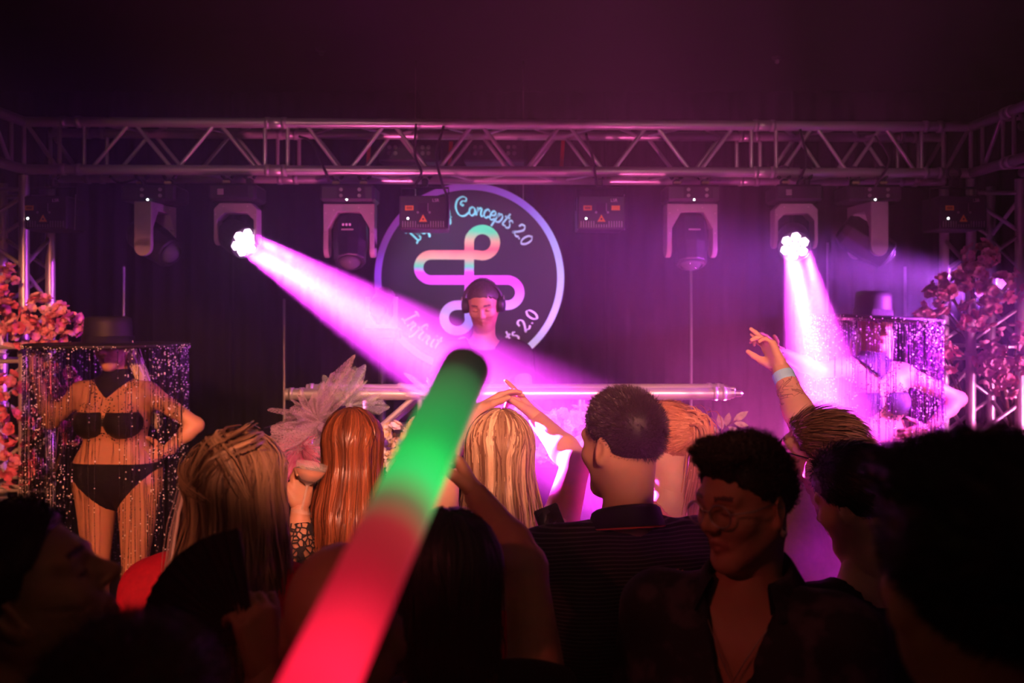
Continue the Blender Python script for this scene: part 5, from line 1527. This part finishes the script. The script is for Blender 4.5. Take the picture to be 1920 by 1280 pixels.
polo = person('man with short dark hair in a navy striped polo shirt holding a phone', (1165, 830), 2.2, 0, 14, 42, -4, 0, s=1.09, sw=1.08, hs=1.05, skin='warm', fine=.0042,
              arms={'L': dict(e=P(1045, 1190, 2.22), w=P(1034, 1062, 2.36), d=(-.02, .06, 1), p=(.2, .9, 0), curl=(.55, .55, .6, .6), thumb=(.85, .45, .25), tbend=.1)},
              top=dict(material=M_polo, sleeve=.8, neck=.015, neckslope=-.12, loose=.02, folds=.0016), belly=.02)
short_hair(polo, H_DARK, t=.005, slope=.86, off=.0, length=.013, n=9000, comb=(0, .6, .2), lift=.65, jitter=.3, width=.0015)
collar(polo, mat('navy_collar_rib', (.014, .012, .028), .8), r0=.068, h=.042, lift=.008, openf=.45)
cl = [polo.N + (polo.r * math.cos(a) + polo.f * math.sin(a)) * .092 + np.array((0, 0, .004 - .02 * math.sin(a))) - polo.base for a in np.linspace(math.pi * .65, math.pi * 2.35, 30)]
MB().tube(cl, .0022, 6).build('collar_piping', mat('orange_piping', (.75, .14, .06), .7), polo.root, smooth=True)
bk = polo.N - polo.f * .093 + np.array((0.06, -.022, -.075)) - polo.base
mot = MB()
for k, (x, z, l) in enumerate(((-.02, 0, .012), (-.01, .004, .01), (.0, .001, .008), (.012, .006, .016), (.026, .004, .01))): mot.tube([bk + np.array((x, 0, z)), bk + np.array((x + l * .7, -.001, z + .004))], .0028, 5)
mot.build('embroidered_motif', mat('ochre_embroidery', (.55, .22, .08), .7), polo.root)
ph = P(1041, 1000, 2.355)
pr = empty('phone', ph, 0, 'dark phone held up in the polo man\'s left hand', 'phone')
Rp = Ry(-.30) @ Rz(.35) @ Rx(-.2)
MB().box((0, 0, 0), (.070, .009, .145), Rp, .004).build('case', M_dark, pr)
MB().box(Rp @ np.array((0, -.0052, 0)), (.064, .001, .138), Rp).build('screen', mat('dark_phone_screen', (.02, .015, .03), .08, spec=.9), pr)
MB().lathe([(.006, 0), (.006, .002)], 12, Rp @ rot_to((0, 1, 0)), Rp @ np.array((.02, .0045, .055))).build('camera_lens', M_glass, pr)

M_paper = mat('white_paper', (.85, .8, .8), .7)
pc = P(1036, 1258, 1.74)
pp_ = empty('paper_napkin', pc, 0, 'white folded paper poking out beside the raised bare arm at the bottom', 'napkin')
for k, (w0, a0) in enumerate(((.016, .12), (.013, .2))):
    MB().prism([(-w0 * .3, -.05), (w0 * .7, -.045), (w0, .0), (w0 * .8, .035), (-w0 * .1, .025), (-w0 * .4, -.01)], .0015, Rz(a0), (0.002 * k, .004 * k, 0)).build('fold', M_paper, pp_)
man = person('man in pale shirt and spectacles raising a tattooed arm with blue wristband', (1530, 856), 2.58, 0, 38, 58, 14, 0, s=1.05, sw=1.0, hs=1.06, skin='fair', fine=.0042,
             arms={'L': dict(e=P(1512, 806, 2.72), w=P(1463, 690, 2.84), d=P(1428, 622, 2.90) - P(1463, 690, 2.84), p=(-.75, -.25, -.2), curl=(.12, .15, .5, .55), thumb=(.75, .35, .4), thick=.98)},
             top=dict(material=M_whitecloth, sleeve=.5, neck=.0, neckslope=-.1, loose=.02, folds=.0014))
short_hair(man, H_MID, t=.012, slope=.72, off=.010, length=.055, n=2600, comb=(.2, -1.5, .25), lift=.22, jitter=.15, width=.0036)
spectacles(man, .024, M_frame, .0022)
a_, e_, w_2, th_ = man.arm['L']
wd = nz_(w_2 - e_)
MB().lathe([(.033, -.016), (.0345, -.012), (.0345, .012), (.033, .016)], 24, rot_to(wd), w_2 - wd * .035 - man.base, cap=False).build('wristband', mat('pale_blue_paper_band', (.35, .72, .95), .6), man.root)
tv = MB()
for k in range(26):
    t = rng.uniform(.15, .8); a = rng.uniform(2.4, 5.6); c = lerp(e_, w_2, t); R_ = rot_to(wd); rad = (.0435 - .016 * max(0, (t - .3) / .7)) * th_ + .0012
    pts = [c + R_ @ np.array((rad * math.cos(a + .5 * math.sin(i * 1.1 + k)), rad * math.sin(a + .5 * math.sin(i * 1.1 + k)), .007 * i - .018)) - man.base for i in range(6)]
    tv.tube(pts, .0014, 4)
tv.build('tattoo', mat('faded_tattoo_ink', (.34, .20, .18), .7), man.root)

blur = person('dark haired person in black top with magenta lit neck beside the near silhouette', (1606, 938), 2.12, 0, 30, 40, -18, 0, s=1.0, sw=1.0, hs=.98, skin='fair',
              top=dict(material=M_blackcloth, sleeve=.6, neck=-.03, neckslope=-.1, loose=.015))
short_hair(blur, H_BLACK, t=.014, slope=.75, off=-.004, length=.03, n=5000, comb=(.3, -.6, -.6), lift=.12, width=.0022, jitter=.2)

curl = person('person with short curly hair and round wire spectacles in dark patterned shirt, turned round', (1396, 940), 1.70, 0, 150, 122, -6, 3, s=.98, sw=1.05, hs=.95, skin='warm', fine=.0034,
              top=dict(material=M_floral, sleeve=1.6, neck=.01, neckslope=.1, loose=.02, vneck=(.21, 3.2), folds=.0014), neck_up=.01)
short_hair(curl, H_DARK, t=.007, slope=.74, off=.006, length=.034, n=5200, curl=7.5, extra=(((.0, .06, .10), (.058, .040, .024)), ((.0, .0, .106), (.060, .07, .020))), width=.0024, comb=(0, .4, 0), fade=True)
spectacles(curl, .0245, M_wire, .0017)
collar(curl, M_floral, r0=.070, h=.055, lift=-.005, openf=.75, flare=.03)
for sx in (-1,):
    MB().lathe([(.001, -.007), (.005, -.004), (.0065, 0), (.005, .004), (.001, .007)], 12, None, hw(curl, (-.088, -.004, -.052))).build('earring', M_steel, curl.root, smooth=True)
    MB().tube([hw(curl, (-.090, -.004 + .006 * math.cos(a), -.046 + .007 * math.sin(a))) for a in np.linspace(0, 6.28, 14)], .0012, 5, False).build('earring', M_steel, curl.root, smooth=True)
nk = [curl.N + curl.r * x * .9 + curl.f * (.058 + .05 * (1 - (x / .075) ** 2)) + np.array((0, 0, -.03 - .11 * (1 - abs(x) / .075) ** 1.2)) - curl.base for x in np.linspace(-.075, .075, 17)]
ne = MB().tube(nk, .0011, 5).build('necklace', M_steel, curl.root)
MB().box(nk[8] + np.array((0, 0, -.012)) + curl.f * .004, (.006, .004, .022), None, .001).build('pendant', M_steel, ne)

updo = person('woman with tousled dark blonde hair in a red top at the left of the crowd', (452, 926), 1.9, 0, -12, -16, 4, -3, s=.98, sw=1.08, hs=.97, skin='fair', female=True, neck_up=.035,
              arms={'L': dict(e=P(268, 1235, 1.85), w=P(330, 1330, 2.0), d=(.5, .5, -.2), p=(0, 0, -1), rough=True, thick=1.1)},
              top=dict(material=M_redcloth, sleeve=.9, neck=.0, neckslope=-.1, loose=.012, folds=.003))
long_hair(updo, H_DBLONDE, length=.44, n=1900, width=.0055, vol=.022, wave=.014, narrow=1.05, flare=.05, amin=78, back_push=.05, crown=.0, frizz=2.2, streak=.5)
locks(updo, H_DBLONDE, [[(.03, .02, .115), (.05, -.05, .118), (.02, -.105, .10), (-.03, -.12, .04)], [(-.03, .03, .11), (-.02, -.05, .122), (.04, -.10, .09), (.07, -.09, .02)],
                        [(.0, .05, .112), (.01, .0, .128), (.02, -.06, .115), (.05, -.11, .05)], [(-.05, .02, .095), (-.075, -.05, .08), (-.05, -.11, .05), (.01, -.13, .02)]], 90, .012, .005, 'tousled_top')
locks(updo, strand_mat('pale_pink_blonde_hair', (.45, .28, .26), (.85, .62, .60), .5), [[(-.085, -.01, .03), (-.11, -.03, -.06), (-.125, -.06, -.18), (-.11, -.09, -.30)], [(-.08, -.04, .04), (-.105, -.07, -.08), (-.11, -.1, -.2), (-.09, -.11, -.33)]], 130, .014, .005, 'loose_side_lock', taper=.3)

arm = person('dark haired woman in a black top raising a bare arm behind the foam stick', (842, 1090), 1.6, 0, 8, 6, 8, 0, s=.95, sw=1.02, hs=1.0, skin='warm', female=True,
             arms={'R': dict(e=P(985, 1062, 1.76), w=P(893, 928, 1.93), d=P(856, 850, 1.98) - P(893, 928, 1.93), p=(-.75, .1, -.2), curl=(.35, .4, .45, .5), thumb=(.6, .65, .3), thick=1.12, res=.0034)},
             top=dict(material=M_blackcloth, sleeve=0.12, neck=-.075, neckslope=0, t=.012))
long_hair(arm, H_BLACK, length=.185, n=1700, width=.005, vol=.016, wave=.006, narrow=.86, flare=.02, amin=70, back_push=.01, end_var=.12)

bald = person('bald man with violet glints on his scalp behind the foam stick', (642, 1176), 1.3, 0, 0, 3, 2, 0, s=1.04, sw=1.06, hs=1.03, skin='tan', fine=.0042,
              arms={'L': dict(e=P(440, 1520, 1.30), w=P(500, 1262, 1.36), d=(-.25, .1, 1), p=(-.6, .5, 0), curl=(.6, .6, .62, .65), thumb=(.8, .5, .3))},
              top=dict(material=M_blackcloth, sleeve=.6, neck=.0, neckslope=-.1, loose=.015))
# folding fan in his hand
fp = P(476, 1205, 1.37)
fn_ = empty('folding_fan', fp, 0, 'open black folding fan in front of the red top', 'fan')
angs = np.linspace(math.radians(98), math.radians(186), 15)
for k in range(14):
    a0, a1 = angs[k], angs[k + 1]; V = []
    for (a, yy) in ((a0, 0.0), ((a0 + a1) / 2, -.012), (a1, 0.0)):
        for rr in (.05, .175): V.append((rr * math.cos(a), .004 * k * .3 + yy, rr * math.sin(a)))
    link('fan_leaf', raw_mesh('fan_leaf', V, [(0, 1, 3, 2), (2, 3, 5, 4)]), M_blackcloth, fn_)
for a in angs: MB().box((math.cos(a) * .085, .004, math.sin(a) * .085), (.17, .0016, .004), Ry(-a)).build('rib', M_frame, fn_)

prof = person('man at the lower left looking up at the stage in profile', (54, 1112), 1.25, 0, -66, -76, 26, 0, s=1.0, sw=1.0, hs=1.0, skin='tan', fine=.0038, nose=1.1,
              top=dict(material=M_blackcloth, sleeve=.6, neck=.0, loose=.015))
short_hair(prof, H_BLACK, t=.012, slope=.75, off=.012, length=.018, n=6000, comb=(0, .3, .1), lift=.35, width=.0018)

low = person('dark haired head cut off by the bottom edge of the picture', (250, 1422), .85, 0, 0, 0, 0, 0, s=.96, sw=1.0, hs=1.0, skin='tan',
             arms={'R': dict(e=np.array((-.02, .70, 1.22)), w=np.array((-.105, .50, 1.52)), d=np.array((-.06, -.08, .10)), p=(-.3, -.6, -.3), curl=(.75, .75, .75, .75), thumb=(.7, .4, .6))},
             top=dict(material=M_blackcloth, sleeve=.6, neck=.0, loose=.012))
short_hair(low, H_BLACK, t=.012, slope=.72, off=-.004, length=.016, n=6000, comb=(0, .3, 0), lift=.25, width=.0016)

near = person('large blurred black silhouette of a person close on the right', (1840, 1086), .85, 0, 4, 4, 0, 0, s=1.04, sw=1.1, hs=1.02, skin='tan',
              top=dict(material=M_blackcloth, sleeve=.6, neck=.01, loose=.015))
short_hair(near, H_BLACK, t=.012, slope=.72, off=-.03, length=.016, n=8000, comb=(0, .6, .1), lift=.25, width=.0016, extra=(((-.05, .0, .098), (.046, .08, .022)), ((.02, .0, .108), (.07, .09, .024))))

# ------------------------------------------------------------------ glowing foam stick held up close to the camera
tp = P(876, 684, .86); bt_ = P(590, 1300, .57)
ax_ = nz_(tp - bt_); low_end = tp - ax_ * .52
fs = empty('foam_stick', low_end, 0, 'glowing foam stick, green above and red below, close to the camera', 'glow stick')
def foam_mat():
    m = bpy.data.materials.new('lit_foam'); m.use_nodes = True
    nt, N, L, b = nodes_of(m)
    tc = N.new('ShaderNodeTexCoord'); sp = N.new('ShaderNodeSeparateXYZ'); L.new(tc.outputs['Object'], sp.inputs[0])
    dv = N.new('ShaderNodeMath'); dv.operation = 'DIVIDE'; dv.inputs[1].default_value = .52; L.new(sp.outputs['Z'], dv.inputs[0])
    rp = N.new('ShaderNodeValToRGB'); el = rp.color_ramp.elements
    st_ = [(.0, (1, .01, .03)), (.33, (1, .012, .05)), (.46, (.55, .010, .028)), (.56, (.36, .020, .025)), (.61, (.12, .11, .045)), (.67, (.03, .50, .10)), (.72, (.02, .62, .10)), (.80, (.03, .42, .09)), (.88, (.05, .25, .072)), (.925, (.045, .13, .05)), (.945, (.025, .03, .02)), (1.0, (.014, .01, .01))]
    while len(el) < len(st_): el.new(.5)
    for i, (p, c) in enumerate(st_): el[i].position = p; el[i].color = (*c, 1)
    L.new(dv.outputs[0], rp.inputs['Fac'])
    L.new(rp.outputs['Color'], b.inputs['Emission Color'])
    prev = None
    for pz, wd_ in ((.335, .075), (.175, .085)):            # the two LEDs sitting in the foam wall
        ds = N.new('ShaderNodeVectorMath'); ds.operation = 'DISTANCE'; ds.inputs[1].default_value = (.022, -.012, pz); L.new(tc.outputs['Object'], ds.inputs[0])
        mr = N.new('ShaderNodeMapRange'); mr.interpolation_type = 'SMOOTHSTEP'; mr.inputs['From Min'].default_value = 0; mr.inputs['From Max'].default_value = wd_; mr.inputs['To Min'].default_value = .9; mr.inputs['To Max'].default_value = 0
        L.new(ds.outputs['Value'], mr.inputs[0])
        ad = N.new('ShaderNodeMath'); ad.operation = 'ADD'; ad.inputs[1].default_value = .72 if prev is None else 0
        L.new(mr.outputs[0], ad.inputs[0])
        if prev is not None: L.new(prev, ad.inputs[1])
        prev = ad.outputs[0]
    L.new(prev, b.inputs['Emission Strength'])
    b.inputs['Base Color'].default_value = (.10, .09, .09, 1); b.inputs['Roughness'].default_value = .8
    return m
fo = MB().lathe([(.018, 0), (.0235, .006), (.024, .02), (.024, .51), (.0235, .517), (.021, .52)], 32).build('foam_tube', foam_mat(), fs, smooth=True)
fo.rotation_mode = 'QUATERNION'; fo.rotation_quaternion = Vector((0, 0, 1)).rotation_difference(Vector(ax_))
gr_ = MB().lathe([(.012, -.10), (.016, -.095), (.016, .002), (.012, .004)], 20).build('handle_grip', M_dark, fs)
gr_.rotation_mode = 'QUATERNION'; gr_.rotation_quaternion = fo.rotation_quaternion
